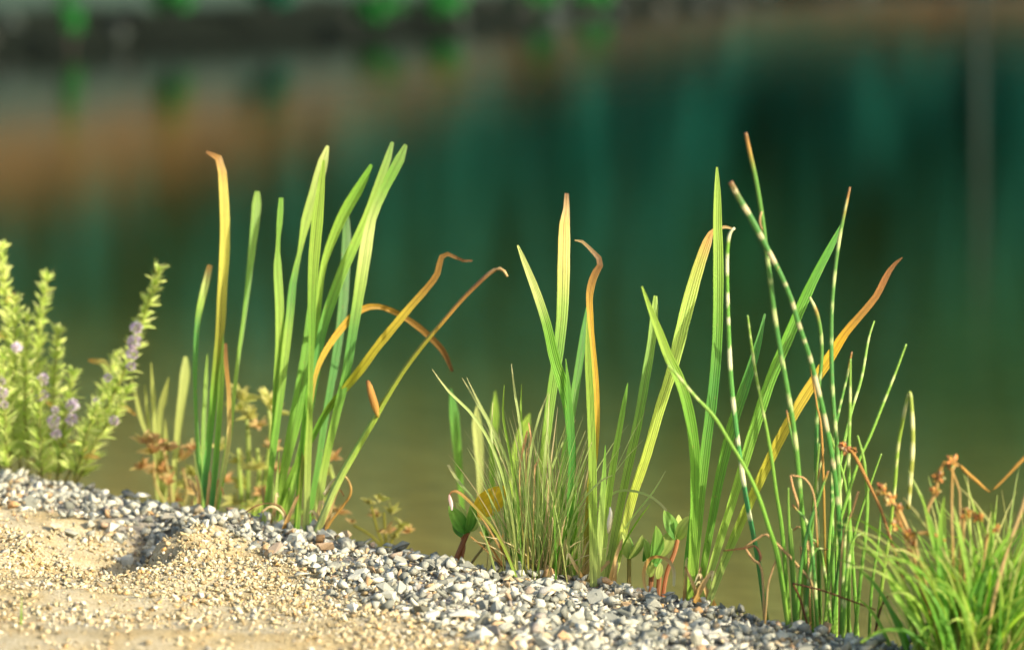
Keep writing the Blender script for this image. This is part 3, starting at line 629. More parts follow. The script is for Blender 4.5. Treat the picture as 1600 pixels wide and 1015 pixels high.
leaf(Cc, [(1148, 358, 2), (1138, 355, 5), (1126, 354, 5), (1112, 362, 9), (1102, 385, 16), (1087, 430, 20), (1072, 485, 21), (1060, 535, 20), (1049, 580, 18), (1030, 640, 17), (1010, 710, 16), (990, 770, 15), (973, 835, 14), (955, 912, 13)],
     [(0, PALE), (.25, (.4, .48, .06)), (.7, LIME), (.85, (.3, .34, .05)), (.92, OCHRE), (1, TAN)], YC + .02, .14, n=44, twist=(.2, .3))
leaf(Cc, [(946, 695), (943, 750, 8), (938, 820, 10), (933, 902, 9)], [(0, PALE), (1, GREEN)], YC - .04, 0)
hk = stem(Cc, [(953, 792, 2), (954, 802, 6), (952, 815, 8), (951, 826, 6), (950, 833, 2)], [(0, CREAM), (1, (.82, .8, .7))], YC - .08, 0, n=12, down=0, name='husk', mat=M_DRY)
hk['label'] = 'small white papery husk'

# ------------------------------------------------------------------ broad reed clump on the right of centre
YD = yb(1090, .03)
Dd = thing('reed_clump', base_of(1090, YD), 'broad leaved green reed clump with a bright yellow leaf leaning far right', 'reed clump', 'reed clumps along the gravel edge')
leaf(Dd, [(1082, 770), (1077, 840, 10), (1073, 890, 12), (1073, 930, 11)], [(0, GREEN), (1, DEEP)], YD + .06, 0)
leaf(Dd, [(1120, 261, 3), (1120, 300, 11), (1120, 350, 15), (1121, 400, 17), (1121, 460, 17), (1120, 520, 17), (1117, 570, 17), (1112, 620, 18), (1104, 680, 17), (1097, 740, 16), (1091, 810, 14), (1085, 880, 13), (1082, 930, 11)],
     [(0, LIME), (.3, GREEN), (.5, DEEP), (.65, GREEN), (.85, LIME), (1, LIME)], YD + .02, .05, fold=.5, twist=(.3, .35), n=36)
leaf(Dd, [(1003, 447, 3), (1014, 478, 8), (1030, 520, 13), (1045, 560, 16), (1062, 595, 17), (1076, 645, 18), (1084, 700, 17), (1085, 760, 15), (1083, 830, 14), (1079, 900, 12), (1077, 930, 11)],
     [(0, LIME), (.35, GREEN), (.6, GREEN), (.8, LIME), (1, LIME)], YD - .02, -.04, fold=.4, twist=(.35, -.2), n=36)
leaf(Dd, [(1195, 490, 3), (1186, 527, 10), (1176, 562, 14), (1163, 602, 17), (1143, 664, 18), (1124, 742, 16), (1110, 820, 13), (1096, 900, 11), (1090, 930, 10)], [(0, LIME), (.3, GREEN), (.6, GREEN), (.8, DEEP), (1, DEEP)], YD + .03, .08, fold=.5, twist=(.3, .4), n=34)
leaf(Dd, [(1317, 346, 3), (1298, 383, 11), (1276, 424, 15), (1254, 470, 17), (1235, 515, 18), (1216, 560, 18), (1199, 603, 18), (1177, 671, 18), (1160, 728, 16), (1142, 788, 14), (1124, 845, 13), (1105, 910, 12), (1098, 936, 11)],
     [(0, PALE), (.2, LIME), (.5, GREEN), (.8, (.09, .26, .025)), (1, DEEP)], YD + .01, .10, fold=.45, twist=(.2, .5), n=38)
leaf(Dd, [(1410, 402, 2), (1398, 412, 6), (1388, 425, 9), (1379, 442, 11), (1369, 462, 11), (1346, 490, 12), (1320, 520, 14), (1296, 558, 17), (1275, 590, 18), (1254, 622, 18), (1220, 682, 17), (1184, 756, 16), (1152, 827, 15), (1124, 895, 13), (1108, 938, 11)],
     [(0, PALE), (.2, LIME), (.4, (.5, .46, .05)), (.58, YEL), (.74, (.66, .40, .03)), (.82, OCHRE), (.92, (.36, .17, .06)), (1, BROWN)], YD - .03, .02, fold=.3, twist=(.2, -.3), n=44, label='bright yellow leaf with a brown tip')

for cl, cxp, cyp, Yc, wd, nn in ((A, 325, 800, YA, 18, 6), (B, 462, 822, YB, 48, 12), (Cc, 935, 905, YC, 28, 8), (Dd, 1090, 934, YD, 24, 7)):   # dead sheaths round the feet
    for q in range(nn):
        bx = cxp + random.uniform(-wd, wd); tx = bx + random.uniform(-28, 28); hh = random.uniform(18, 70)
        leaf(cl, [(tx + random.uniform(-10, 10), cyp - hh * random.uniform(.5, .95), 2), (tx, cyp - hh, 4), ((tx + bx) / 2, cyp - hh * .55, 6), (bx, cyp + (bx - cxp) * .22, 7)], [(0, OCHRE), (.5, TAN), (1, random.choice([CREAM, TAN, BROWN]))], Yc + random.uniform(-.06, .06), 0, n=12, down=8, name='dead_sheath', mat=M_DRY)
# ------------------------------------------------------------------ banded rush clump
YE = yb(1290, .12)
E = thing('rush_clump', base_of(1290, YE), 'tall clump of thin upright rush stems ringed with cream bands, right of the yellow leaf', 'rush clump')
G2 = [(0, LIME), (.15, GREEN), (.6, (.07, .24, .05)), (.92, (.12, .28, .05)), (.97, OCHRE), (1, BROWN)]
G3 = [(0, LIME), (.2, GREEN), (1, (.2, .36, .06))]
def rush(pts, w=6, bands=(.28, .96, 46, .40), stops=G2, dy=0., lean=0., n=90, **k): return stem(E, pts, stops, YE + dy, lean, w=w, n=n, bands=bands, **k)
rush([(1165, 207, 6), (1172, 240, 7), (1181, 280, 7), (1188, 320, 7), (1193, 355, 7), (1198, 395, 7), (1204, 440, 8), (1210, 490, 8), (1218, 540, 8), (1227, 590, 8), (1236, 640, 8), (1243, 690, 8), (1248, 740, 8), (1253, 800, 8), (1257, 860, 8), (1261, 975, 8)], dy=-.04, lean=-.06, n=120, bands=(.3, .78, 44, .38))
rush([(1190, 330, 4), (1187, 345, 4), (1191, 360, 3)], 4, None, [(0, BROWN), (1, TAN)], dy=-.09, down=0, n=8)
rush([(1141, 284, 9), (1155, 310, 10), (1170, 335, 10), (1185, 362, 10), (1198, 387, 9), (1211, 412, 9), (1225, 440, 8), (1237, 470, 8), (1246, 500, 8), (1256, 530, 8), (1266, 560, 8), (1275, 595, 8), (1286, 640, 8), (1296, 690, 8), (1304, 740, 8), (1310, 800, 8), (1314, 870, 8), (1317, 990, 8)],
     dy=-.02, lean=-.1, n=140, bands=(.3, .99, 36, .5, (.58, .52, .30)), stops=[(0, LIME), (.2, DEEP), (.95, (.07, .22, .05)), (1, BROWN)])
rush([(1328, 292, 4), (1320, 330, 5), (1312, 370, 6), (1305, 420, 6), (1300, 480, 6), (1299, 540, 7), (1300, 590, 7), (1303, 640, 7), (1308, 700, 7), (1312, 780, 7), (1318, 985, 7)], dy=.02, lean=.05, bands=(.3, .97, 52, .38))
rush([(1148, 356, 4), (1142, 362, 5), (1138, 376, 6), (1136, 410, 6), (1137, 470, 6), (1139, 530, 7), (1142, 590, 8), (1147, 640, 8), (1153, 690, 8), (1160, 740, 8), (1168, 790, 8), (1178, 840, 8), (1187, 890, 9), (1197, 965, 9)], dy=.06, lean=-.05, n=120, bands=(.28, .97, 48, .5, (.62, .64, .38)), stops=[(0, OLIVE), (.1, DEEP), (.3, TEAL), (.95, GREEN), (1, TAN)])
rush([(1168, 492, 3), (1173, 530, 4), (1180, 580, 5), (1190, 630, 5), (1203, 700, 6), (1213, 770, 6), (1222, 830, 7), (1234, 975, 7)], bands=(.68, .98, 30, .4), stops=G3, dy=.02, lean=-.05)
rush([(1043, 570, 3), (1060, 588, 5), (1085, 618, 5), (1115, 650, 6), (1140, 690, 6), (1165, 732, 6), (1185, 775, 7), (1200, 820, 7), (1215, 870, 8), (1231, 972, 9)], bands=(.85, 1, 30, .5), stops=G3, dy=-.06, lean=-.12)
rush([(1366, 501, 3), (1357, 530, 4), (1346, 590, 5), (1331, 640, 5), (1319, 690, 6), (1306, 760, 6), (1296, 840, 6), (1290, 985, 6)], bands=(.75, .98, 40, .35), stops=G3, dy=.03, lean=.1)
rush([(1416, 537, 3), (1400, 580, 4), (1380, 630, 5), (1360, 680, 5), (1341, 722, 5), (1321, 785, 6), (1302, 855, 6), (1288, 980, 6)], bands=(.8, .98, 50, .3), stops=G3, dy=-.02, lean=.02)
rush([(1419, 795, 7), (1423, 745, 8), (1426, 695, 8), (1425, 645, 7), (1421, 612, 5), (1411, 655, 6), (1403, 700, 6), (1398, 760, 6), (1390, 830, 6), (1380, 900, 6), (1368, 995, 6)], bands=(.3, .97, 40, .45, (.60, .60, .28)), stops=[(0, LIME), (.5, LIME), (1, OLIVE)], dy=-.03, lean=-.08)
rush([(1265, 464, 4), (1275, 485, 6), (1282, 515, 6), (1284, 555, 6), (1280, 600, 6), (1276, 660, 7), (1275, 770, 7), (1278, 845, 7), (1282, 985, 7)], dy=.05, bands=(.3, .98, 50, .4))
rush([(1331, 549, 3), (1323, 590, 4), (1311, 640, 5), (1304, 680, 5), (1300, 760, 6), (1303, 985, 6)], 5, bands=(.4, .98, 28, .5), dy=.06)
rush([(1262, 545, 3), (1268, 582, 3), (1276, 630, 3), (1285, 700, 4), (1292, 985, 4)], 3, None, [(0, OLIVE), (.6, OCHRE), (1, OCHRE)], dy=.04)
rush([(1329, 560, 3), (1328, 640, 5), (1326, 720, 6), (1327, 800, 6), (1326, 985, 6)], 5, bands=(.3, .9, 60, .25), stops=G3)
rush([(1340, 680, 3), (1350, 720, 5), (1355, 780, 6), (1352, 840, 6), (1345, 900, 6), (1336, 990, 6)], 6, None, G3, dy=-.05)
rush([(1377, 708, 3), (1362, 750, 4), (1345, 800, 4), (1332, 855, 5), (1320, 985, 5)], 4, None, G3, dy=.05)
rush([(1377, 795, 3), (1372, 850, 4), (1362, 920, 5), (1358, 995, 5)], 4, None, G3, dy=-.04)
rush([(1294, 735, 4), (1280, 775, 5), (1262, 830, 6), (1250, 900, 6), (1245, 975, 6)], 6, None, G2, dy=-.07)
rush([(1236, 825, 3), (1240, 880, 5), (1244, 975, 6)], 5, None, G3, dy=-.06)
for q in range(15):
    x = random.uniform(1238, 1340); tx = x + random.uniform(-45, 45); ty = random.uniform(640, 860)
    rush([(tx, ty, 3), (x * .6 + tx * .4 + random.uniform(-6, 6), ty * .5 + 440, 5), (x, 985, 6)], 5, random.choice([None, (.35, .95, 40, .35)]), random.choice([G2, G3, G3, [(0, OLIVE), (.4, LIME), (.8, OCHRE), (1, TAN)]]), dy=random.uniform(-.08, .12), n=60)
for pts in ([(1163, 854, 2), (1180, 843, 3), (1197, 834, 4), (1209, 845, 4), (1222, 857, 5), (1248, 885, 5), (1268, 912, 5), (1280, 975, 5)], [(1163, 853, 3), (1176, 873, 4), (1190, 890, 4), (1194, 965, 4)],
            [(1214, 871, 3), (1206, 893, 3), (1200, 915, 3), (1196, 965, 3)], [(1235, 742, 3), (1240, 765, 4), (1252, 805, 4), (1262, 860, 4), (1266, 975, 4)], [(1236, 742, 3), (1258, 748, 3), (1272, 775, 3), (1276, 830, 3)],
            [(1341, 767, 4), (1331, 800, 4), (1319, 832, 5), (1314, 900, 5), (1313, 985, 5)], [(1240, 828, 3), (1250, 822, 3), (1262, 845, 3), (1270, 880, 3), (1275, 985, 3)]):
    o = stem(E, pts, [(0, OCHRE), (.4, TAN), (1, (.5, .3, .14))], YE + random.uniform(-.1, 0), 0, w=3, n=30, name='dead_stem', mat=M_DRY)
for pts in ([(1239, 912, 3), (1250, 935, 4), (1264, 985, 4)], [(1240, 911, 3), (1285, 922, 3), (1330, 938, 3), (1368, 952, 2)], [(1130, 860, 2), (1163, 856, 3), (1180, 853, 3), (1188, 868, 5), (1187, 876, 3)], [(1388, 930, 2), (1376, 950, 4), (1366, 995, 4)]):
    stem(E, pts[::-1] if pts[0][0] == 1240 else pts, [(0, (.10, .05, .03)), (1, (.16, .07, .03))], YE - .09, 0, w=3, n=20, down=2, name='dead_stem', mat=M_DRY)

# ------------------------------------------------------------------ thin grass tuft in front of the middle reeds
YT = yb(845, .02)
T = thing('grass_tuft', base_of(845, YT), 'dense tuft of wiry thin grass in front of the middle reeds', 'grass tuft')
WG = [(0, (.42, .42, .14)), (.4, (.36, .48, .14)), (.85, (.44, .54, .20)), (1, (.56, .52, .26))]
WD = [(0, (.42, .32, .15)), (.5, (.55, .44, .22)), (1, (.58, .48, .28))]
def strand(parent, pts, stops, Y, lean=0, w=4, n=18, name='blade', down=15): return leaf(parent, pts, stops, Y, lean, w=w, tipw=.8, n=n, name=name, mat=M_BLADE, down=down, fold=.5)
for pts, ln in (([(675, 576), (700, 610, 4), (740, 650, 5), (772, 705, 5), (797, 790, 5), (808, 892, 5)], -.1), ([(729, 589), (750, 632, 4), (776, 682, 5), (800, 750, 4), (815, 892, 4)], -.05), ([(722, 590), (740, 620, 4), (768, 672, 4), (795, 760, 4), (812, 892, 4)], .12),
                ([(788, 601), (786, 650, 4), (795, 700, 4), (808, 775, 4), (820, 892, 4)], 0), ([(799, 568), (804, 612, 4), (812, 662, 4), (824, 760, 4), (830, 892, 4)], .03), ([(815, 600), (814, 650, 4), (818, 722, 4), (826, 892, 4)], .1),
                ([(700, 726, 4), (716, 752, 5), (742, 782, 4), (775, 830, 4), (806, 892, 4)], .15), ([(857, 612), (842, 650, 4), (830, 700, 4), (822, 780, 4), (826, 892, 4)], -.05), ([(858, 615), (856, 660, 3), (850, 730, 4), (846, 892, 4)], .02),
                ([(915, 672), (895, 720, 4), (868, 790, 4), (848, 892, 4)], 0), ([(925, 690), (905, 740, 3), (880, 810, 4), (858, 892, 4)], -.04), ([(900, 655), (880, 690, 3), (858, 750, 4), (836, 892, 4)], .04),
                ([(770, 628), (768, 690, 4), (785, 770, 4), (806, 892, 4)], .06), ([(1040, 735), (1020, 768, 3), (985, 812, 3), (955, 860, 3), (930, 900, 3)], -.1), ([(1016, 787), (995, 815, 3), (972, 855, 3), (955, 903, 3)], -.12),
                ([(1042, 797, 4), (1025, 780, 4), (1003, 769, 4), (975, 765, 4), (955, 772, 4), (930, 800, 4), (905, 840, 4), (892, 895, 4)], -.1), ([(957, 742), (940, 750, 3), (915, 775, 3), (892, 820, 3), (880, 895, 3)], -.1)):
    strand(T, pts, random.choice([WG, WG, [(0, GREEN), (1, LIME)]]), YT + random.uniform(-.05, .05), ln)
bw = [P(random.gauss(845, 30), 897, YT + random.gauss(0, .035)) for k in range(190)]
gl_ = []
for k, p in enumerate(bw):
    off = (p.x - bw[0].x * 0 - P(845, 897, YT).x)
    d = (off * 1.9 + random.gauss(0, .16), random.gauss(0, .2), 1)
    st = WD if random.random() < .2 else random.choice([WG, WG, [(0, GREEN), (.5, GREEN), (1, (.4, .44, .14))]])
    L = random.uniform(.11, .29) * (1 if abs(off) < .05 else .75)
    gl_.append(blade_geo(p + Vector((0, 0, -.02)), d, L, random.choice([.0018, .0024, .003, .0042]) * random.uniform(.85, 1.15), st, random.uniform(.05, .55), 8))
joined('blades', gl_, M_BLADE, T)
gl_ = []
for k in range(26):
    p = P(random.gauss(850, 36), 897, YT - .02); gl_.append(blade_geo(p, (random.gauss(0, .5), random.gauss(-.1, .3), 1), random.uniform(.05, .14), .003, WD, .8, 6))
joined('dead_blades', gl_, M_DRY, T)
for pts in ([(824, 672, 2), (820, 690, 5), (815, 712, 3), (812, 760, 2), (822, 892, 2)], [(842, 715, 2), (838, 728, 5), (835, 742, 2), (832, 892, 2)], [(826, 660, 2), (830, 690, 3), (822, 720, 2), (826, 892, 2)]):
    leaf(T, pts, [(0, OLIVE), (.7, (.40, .30, .12)), (1, (.46, .26, .13))], YT - .05, 0, n=20, name='seed_spike', mat=M_DRY)
for pts in ([(716, 862), (745, 800), (760, 820, 3), (790, 870, 4), (806, 892, 4)], [(750, 830, 3), (768, 856, 4), (785, 882, 4), (800, 895, 4)], [(735, 838, 3), (752, 852, 3), (778, 878, 3)], [(786, 835, 2), (783, 852, 2), (786, 890, 3)]):
    strand(T, pts[1:] if len(pts) > 4 else pts, [(0, BROWN), (1, OCHRE)], YT - .03, 0, 3)
fs = strand(T, [(702, 774, 3), (706, 768, 4), (715, 768, 5), (730, 780, 5), (752, 803, 5), (775, 832, 5), (792, 866, 5), (804, 897, 5)], [(0, LIME), (.6, OLIVE), (.9, OCHRE), (1, BROWN)], YT - .08, -.03, name='flower_stem', n=28)
o = stem(T, [(702, 772, 2), (703, 779, 6), (705, 787, 6), (706, 797, 2)], [(0, (.75, .7, .68)), (1, (.6, .4, .36))], YT - .11, 0, n=10, down=0, name='flower_bud', mat=M_FLOWER); o['label'] = 'small hanging white flower bud'

# ------------------------------------------------------------------ sedge tuft in the lower right corner
YS = 5.27
S = thing('sedge_tuft', base_of(1510, YS), 'bushy bright green sedge tuft with rusty seed heads in the lower right corner', 'sedge tuft')
SG = [[(0, (.40, .40, .10)), (.3, (.20, .40, .06)), (.8, (.31, .52, .08)), (1, (.46, .56, .16))], [(0, GREEN), (.5, (.14, .36, .05)), (1, LIME)], [(0, LIME), (.5, (.36, .56, .09)), (1, PALE)], [(0, TAN), (.4, LIME), (1, (.58, .52, .22))]]
gl_ = []
for k in range(470):
    bx = random.gauss(1540, 50); p = P(bx, 1030, YS + random.gauss(0, .05)); off = (bx - 1515) / 100
    d = (max(off * .5 + random.gauss(0, .33), -.34), random.gauss(0, .4), 1)
    g_ = blade_geo(p, d, random.uniform(.11, .28), random.uniform(.0038, .0078), random.choice(SG), random.uniform(.3, 1.3), 9)
    if k < 90: child(mesh_obj('blade', g_[0], g_[1], M_BLADE, cols=g_[2], uvs=g_[3]), S)
    else: gl_.append(g_)
joined('blades', gl_, M_BLADE, S)
for pts in ([(1382, 880), (1400, 930, 9), (1430, 970, 10), (1470, 1025, 9)], [(1475, 775), (1470, 820, 9), (1468, 900, 9), (1475, 1025, 8)], [(1600, 800), (1560, 860, 8), (1520, 930, 9), (1500, 1025, 8)], [(1385, 890), (1345, 905, 6), (1380, 930, 7)][:0] or [(1345, 1003, 4), (1380, 985, 6), (1420, 988, 7), (1460, 1025, 7)],
            [(1490, 790), (1500, 840, 8), (1515, 920, 9), (1512, 1025, 9)], [(1440, 770), (1455, 830, 8), (1475, 920, 8), (1485, 1025, 8)], [(1550, 800), (1545, 860, 8), (1530, 940, 9), (1520, 1025, 9)]):
    strand(S, pts, random.choice(SG), YS - .08, 0, 8, 20)
RUST = (.46, .24, .07); RUST2 = (.32, .15, .05)
def seed_head(px, py, Y, r, parent):
    bm_V, bm_F, bm_C, bm_U = [], [], [], []; c0 = P(px, py, Y)
    for k in range(26):
        d = Vector((random.gauss(0, 1), random.gauss(0, 1), random.gauss(.15, 1))).normalized(); L = r * random.uniform(.7, 1.15); a = d.orthogonal().normalized(); b = d.cross(a); wd = r * .24
        i = len(bm_V); col = tuple(x * random.uniform(.75, 1.25) for x in random.choice([RUST, RUST, RUST2, TAN]))
        bm_V += [c0 + d * L * .15 + a * wd * .4, c0 + d * L * .55 + b * wd, c0 + d * L * .55 - b * wd * .7 + a * wd, c0 + d * L * .55 - b * wd * .7 - a * wd, c0 + d * L]; bm_C += [col] * 5; bm_U += [(0, 0)] * 5
        bm_F += [(i, i + 2, i + 1), (i, i + 3, i + 2), (i, i + 1, i + 3), (i + 1, i + 2, i + 4), (i + 2, i + 3, i + 4), (i + 3, i + 1, i + 4)]
    return child(mesh_obj('seed_head', bm_V, bm_F, M_DRY, cols=bm_C, uvs=bm_U, smooth=False), parent)
for pts, heads in (([(1376, 764, 4), (1392, 780, 6), (1408, 805, 7), (1422, 840, 5), (1440, 920, 5), (1480, 1025, 5)], [(1377, 765, 12), (1391, 780, 13), (1402, 793, 11)]), ([(1398, 795, 4), (1412, 830, 5), (1425, 880, 5), (1478, 1025, 5)], [(1400, 820, 12), (1420, 835, 12), (1424, 850, 9)]),
                   ([(1476, 720, 4), (1466, 742, 6), (1462, 770, 6), (1448, 805, 6), (1465, 880, 5), (1490, 1025, 5)], [(1466, 744, 13), (1461, 766, 10)]), ([(1490, 716, 3), (1488, 740, 4), (1487, 800, 4), (1490, 900, 5), (1497, 1025, 5)], [(1488, 722, 14)]),
                   ([(1525, 802, 4), (1518, 798, 5), (1508, 803, 5), (1505, 850, 5), (1510, 1025, 5)], [(1509, 802, 12), (1528, 808, 11)]), ([(1560, 825, 4), (1545, 835, 7), (1538, 870, 5), (1525, 1025, 5)], [(1557, 826, 9)]), ([(1478, 845, 3), (1460, 835, 7), (1440, 832, 7), (1430, 850, 5), (1480, 1025, 5)], [(1425, 855, 10)]),
                   ([(1466, 735, 4), (1475, 728, 5), (1480, 722, 4), (1497, 760, 3), (1500, 800, 3), (1500, 1025, 4)], [])):
    o = stem(S, pts, [(0, OLIVE), (.4, OCHRE), (.7, TAN), (1, OCHRE)], YS - .05, 0, w=5, n=26, name='seed_stalk', mat=M_DRY)
    for hx, hy, hr in heads: seed_head(hx, hy, YS - .05, hr * YS / F, S)
stem(S, [(1500, 727, 5), (1515, 742, 6), (1532, 756, 5), (1546, 768, 3), (1565, 752, 4), (1583, 733, 5), (1600, 716, 7), (1625, 705, 8), (1660, 760, 5), (1640, 900, 5), (1600, 1030, 5)], [(0, OLIVE), (.5, OCHRE), (1, OCHRE)], YS + .02, 0, w=5, n=44, name='seed_stalk', mat=M_DRY)
stem(S, [(1612, 740, 5), (1598, 790, 6), (1582, 835, 6), (1566, 885, 6), (1550, 950, 6), (1540, 1030, 6)], [(0, OLIVE), (.4, TAN), (1, TAN)], YS - .1, 0, w=6, n=26, name='seed_stalk', mat=M_DRY)
# a rusty seed stalk between the rushes and the sedge
stem(S, [(1318, 698, 4), (1332, 706, 5), (1345, 730, 6), (1362, 765, 5), (1378, 800, 5), (1400, 870, 5), (1450, 1025, 5)], [(0, OLIVE), (.5, BROWN), (1, RUST)], YS + .12, .1, w=5, n=26, name='seed_stalk', mat=M_DRY)
seed_head(1320, 700, YS + .22, 13 * YS / F, S); seed_head(1334, 704, YS + .22, 8 * YS / F, S)

# ------------------------------------------------------------------ flowering mint at the left edge
YM = float(crestY(-.8)) + .10
Mt = thing('mint_plant', base_of(70, YM), 'bushy pale green mint with lilac flower whorls at the left edge', 'flowering plant')
def leaf_mesh(nm, L, W, c0, c1, mat, curl=.25, n=6, cup=.2):
    V, Fc, Co, U = [], [], [], []
    for k in range(n + 1):
        t = k / n; hw = W * .5 * math.sin(math.pi * min(1, t * .94 + .06)) ** .75; z = -curl * L * t * t
        for u in (-1, 0, 1): V.append((t * L, u * hw, z + abs(u) * cup * hw)); c = tuple(a + (b - a) * t for a, b in zip(c0, c1)); Co.append(c if u else tuple(x * 1.15 for x in c)); U.append((u, t * 3))
    for k in range(n):
        for j in range(2): a = k * 3 + j; Fc.append((a, a + 3, a + 4, a + 1))
    o = mesh_obj(nm, V, Fc, mat, cols=Co, uvs=U); me = o.data; bpy.data.objects.remove(o); return me
ML = [leaf_mesh('leaf', .042, .010, (.56, .64, .17), (.62, .70, .24), M_SOFT), leaf_mesh('leaf', .038, .009, (.48, .60, .14), (.56, .66, .20), M_SOFT, .4), leaf_mesh('leaf', .036, .009, (.42, .54, .12), (.50, .60, .16), M_SOFT, .1), leaf_mesh('leaf', .034, .012, (.48, .44, .10), (.56, .36, .12), M_SOFT, .5)]
def place(me, name, loc, xdir, scale, parent, roll=0., face=None):
    """an object with shared mesh, its x axis along xdir"""
    o = bpy.data.objects.new(name, me); link(o)
    x = Vector(xdir).normalized(); z = Vector((0, 0, 1)); y = z.cross(x); y = y.normalized() if y.length > .01 else Vector((0, 1, 0)); z = x.cross(y)
    if face is not None: z = Vector(face); z = (z - x * z.dot(x)).normalized(); y = z.cross(x)
    Mx = Matrix((x, y, z)).transposed() @ Matrix.Rotation(roll, 3, 'X')
    o.matrix_world = Matrix.Translation(loc) @ Mx.to_4x4() @ Matrix.Scale(scale, 4)
    mw = o.matrix_world.copy(); o.parent = parent
    o.matrix_parent_inverse = Matrix.Identity(4); o.matrix_basis = mw      # the parent stem's own frame is the world's
    return o
def whorl_mesh(r=.012):
    V, Fc, Co, U = [], [], [], []
    for k in range(70):
        d = Vector((random.gauss(0, 1), random.gauss(0, 1), random.gauss(0, .75))).normalized(); c0 = d * r * random.uniform(.45, .8); a = d.orthogonal().normalized(); b = d.cross(a); s = r * .32
        i = len(V); col = random.choice([(.78, .66, .80), (.84, .76, .85), (.70, .58, .74), (.86, .82, .86), (.56, .50, .42)])
        V += [c0, c0 + d * r * .35 + a * s, c0 + d * r * .5, c0 + d * r * .35 + b * s, c0 + d * r * .3 - a * s * .8]; Co += [col] * 5; U += [(0, 0)] * 5; Fc += [(i, i + 1, i + 2), (i, i + 2, i + 3), (i, i + 3, i + 4), (i, i + 4, i + 1)]
    o = mesh_obj('flower_whorl', V, Fc, M_FLOWER, cols=Co, uvs=U, smooth=False); me = o.data; bpy.data.objects.remove(o); return me
WH = [whorl_mesh() for k in range(3)]
nleaf = 0; fill = []
def mint_stem(pts, Y, lean=0., dens=17, w=5):
    """leafy stem: pairs of leaves every few pixels, fewer and smaller to the tip"""
    global nleaf
    st = stem(Mt, pts, [(0, (.34, .30, .10)), (.5, (.34, .38, .10)), (1, (.40, .46, .12))], Y, lean, w=w, tipw=3, n=30, down=15, mat=M_SOFT)
    L = sum(math.hypot(p[0] - q[0], p[1] - q[1]) for p, q in zip(pts, pts[1:]))
    rows = trace(pts, Y, lean, w, 3, max(6, int(L / dens)), 0); ph = random.random() * 6.28
    for k, r in enumerate(rows):
        t = k / (len(rows) - 1)
        if t < .08: continue
        ph += math.pi / 2 + random.uniform(-.3, .3); p = Vector(r[:3])
        T_ = (Vector(rows[min(k + 1, len(rows) - 1)][:3]) - Vector(rows[max(k - 1, 0)][:3])).normalized(); a = T_.orthogonal().normalized(); b = T_.cross(a)
        for q in (0, math.pi):
            d = a * math.cos(ph + q) + b * math.sin(ph + q) + T_ * random.uniform(.4, .9); sc = (1.15 - .62 * t) * random.uniform(.8, 1.2); me = ML[3] if random.random() < .06 else random.choice(ML[:3])
            if nleaf < 300: place(me, 'leaf', p, d, sc, st, random.uniform(-.9, .9), (.5, -1, .6)); nleaf += 1
        for q in range(20):
            an = random.random() * 6.28; p = Vector(r[:3]) + T_ * random.uniform(-.008, .008); d = a * math.cos(an) + b * math.sin(an) + T_ * random.uniform(.5, 1.4)
            fill.append(blade_geo(p, d, random.uniform(.014, .042) * (1.15 - .6 * t), random.choice([.0035, .005, .0065]), random.choice([[(0, (.52, .64, .16)), (1, (.64, .74, .26))], [(0, (.40, .56, .10)), (1, (.56, .66, .22))], [(0, (.58, .66, .20)), (1, (.72, .76, .34))]]), .3, 5))
    return st
ms = [mint_stem([(2, 388), (6, 440), (12, 500), (20, 580), (28, 660), (32, 748)], YM + .05, .05), mint_stem([(74, 436), (66, 480), (60, 530), (56, 600), (58, 680), (62, 752)], YM + .08, .03),
      mint_stem([(246, 424), (238, 455), (226, 490), (212, 530), (198, 570), (178, 615), (152, 660), (125, 705), (100, 755)], YM, -.05), mint_stem([(113, 585), (106, 630), (98, 680), (88, 756)], YM - .06, 0),
      mint_stem([(-30, 360), (-22, 440), (-12, 560), (0, 745)], YM + .1, .1), mint_stem([(42, 500), (40, 560), (40, 640), (45, 750)], YM - .04, 0), mint_stem([(24, 470), (22, 540), (18, 640), (15, 745)], YM - .03, 0),
      mint_stem([(90, 520), (86, 580), (80, 660), (76, 755)], YM + .1, 0), mint_stem([(178, 560), (165, 610), (140, 665), (112, 755)], YM + .1, .1), mint_stem([(150, 640), (135, 680), (115, 755)], YM - .08, -.03), mint_stem([(-40, 480), (-20, 600), (-5, 745)], YM - .02, 0),
      mint_stem([(200, 610), (180, 645), (150, 690), (118, 758)], YM - .05, -.02), mint_stem([(60, 600), (62, 670), (66, 755)], YM - .09, 0), mint_stem([(5, 560), (8, 650), (12, 745)], YM - .08, 0)]
joined('leaflets', fill, M_SOFT, Mt)
for px, py, k, s in ((213, 512, 2, 1), (210, 534, 2, 1.15), (207, 553, 2, 1), (205, 572, 2, .8), (67, 592, 1, .95), (65, 619, 1, 1), (26, 543, 0, .9), (113, 633, 3, 1.05), (112, 655, 3, 1), (84, 658, 3, 1.1), (87, 677, 3, .9), (3, 614, 0, 1), (2, 595, 0, .7), (168, 590, 8, .7), (178, 657, 9, .8), (150, 628, 9, .7), (6, 632, 0, .7), (86, 640, 3, .6)):
    place(WH[k % 3], 'flower_whorl', P(px, py, YM - .085), (random.gauss(0, 1), random.gauss(0, 1), .2), s * .76 * YM / 6.0, ms[k])
leaf(Mt, [(138, 563, 5), (150, 565, 9), (164, 566, 8), (175, 580, 3)], [(0, PALE), (1, OCHRE)], YM - .04, 0, n=10, down=0, mat=M_SOFT)
leaf(Mt, [(212, 648, 3), (202, 640, 7), (190, 632, 6), (178, 628, 3)], [(0, PALE), (1, OCHRE)], YM - .06, 0, n=10, down=0, mat=M_SOFT)

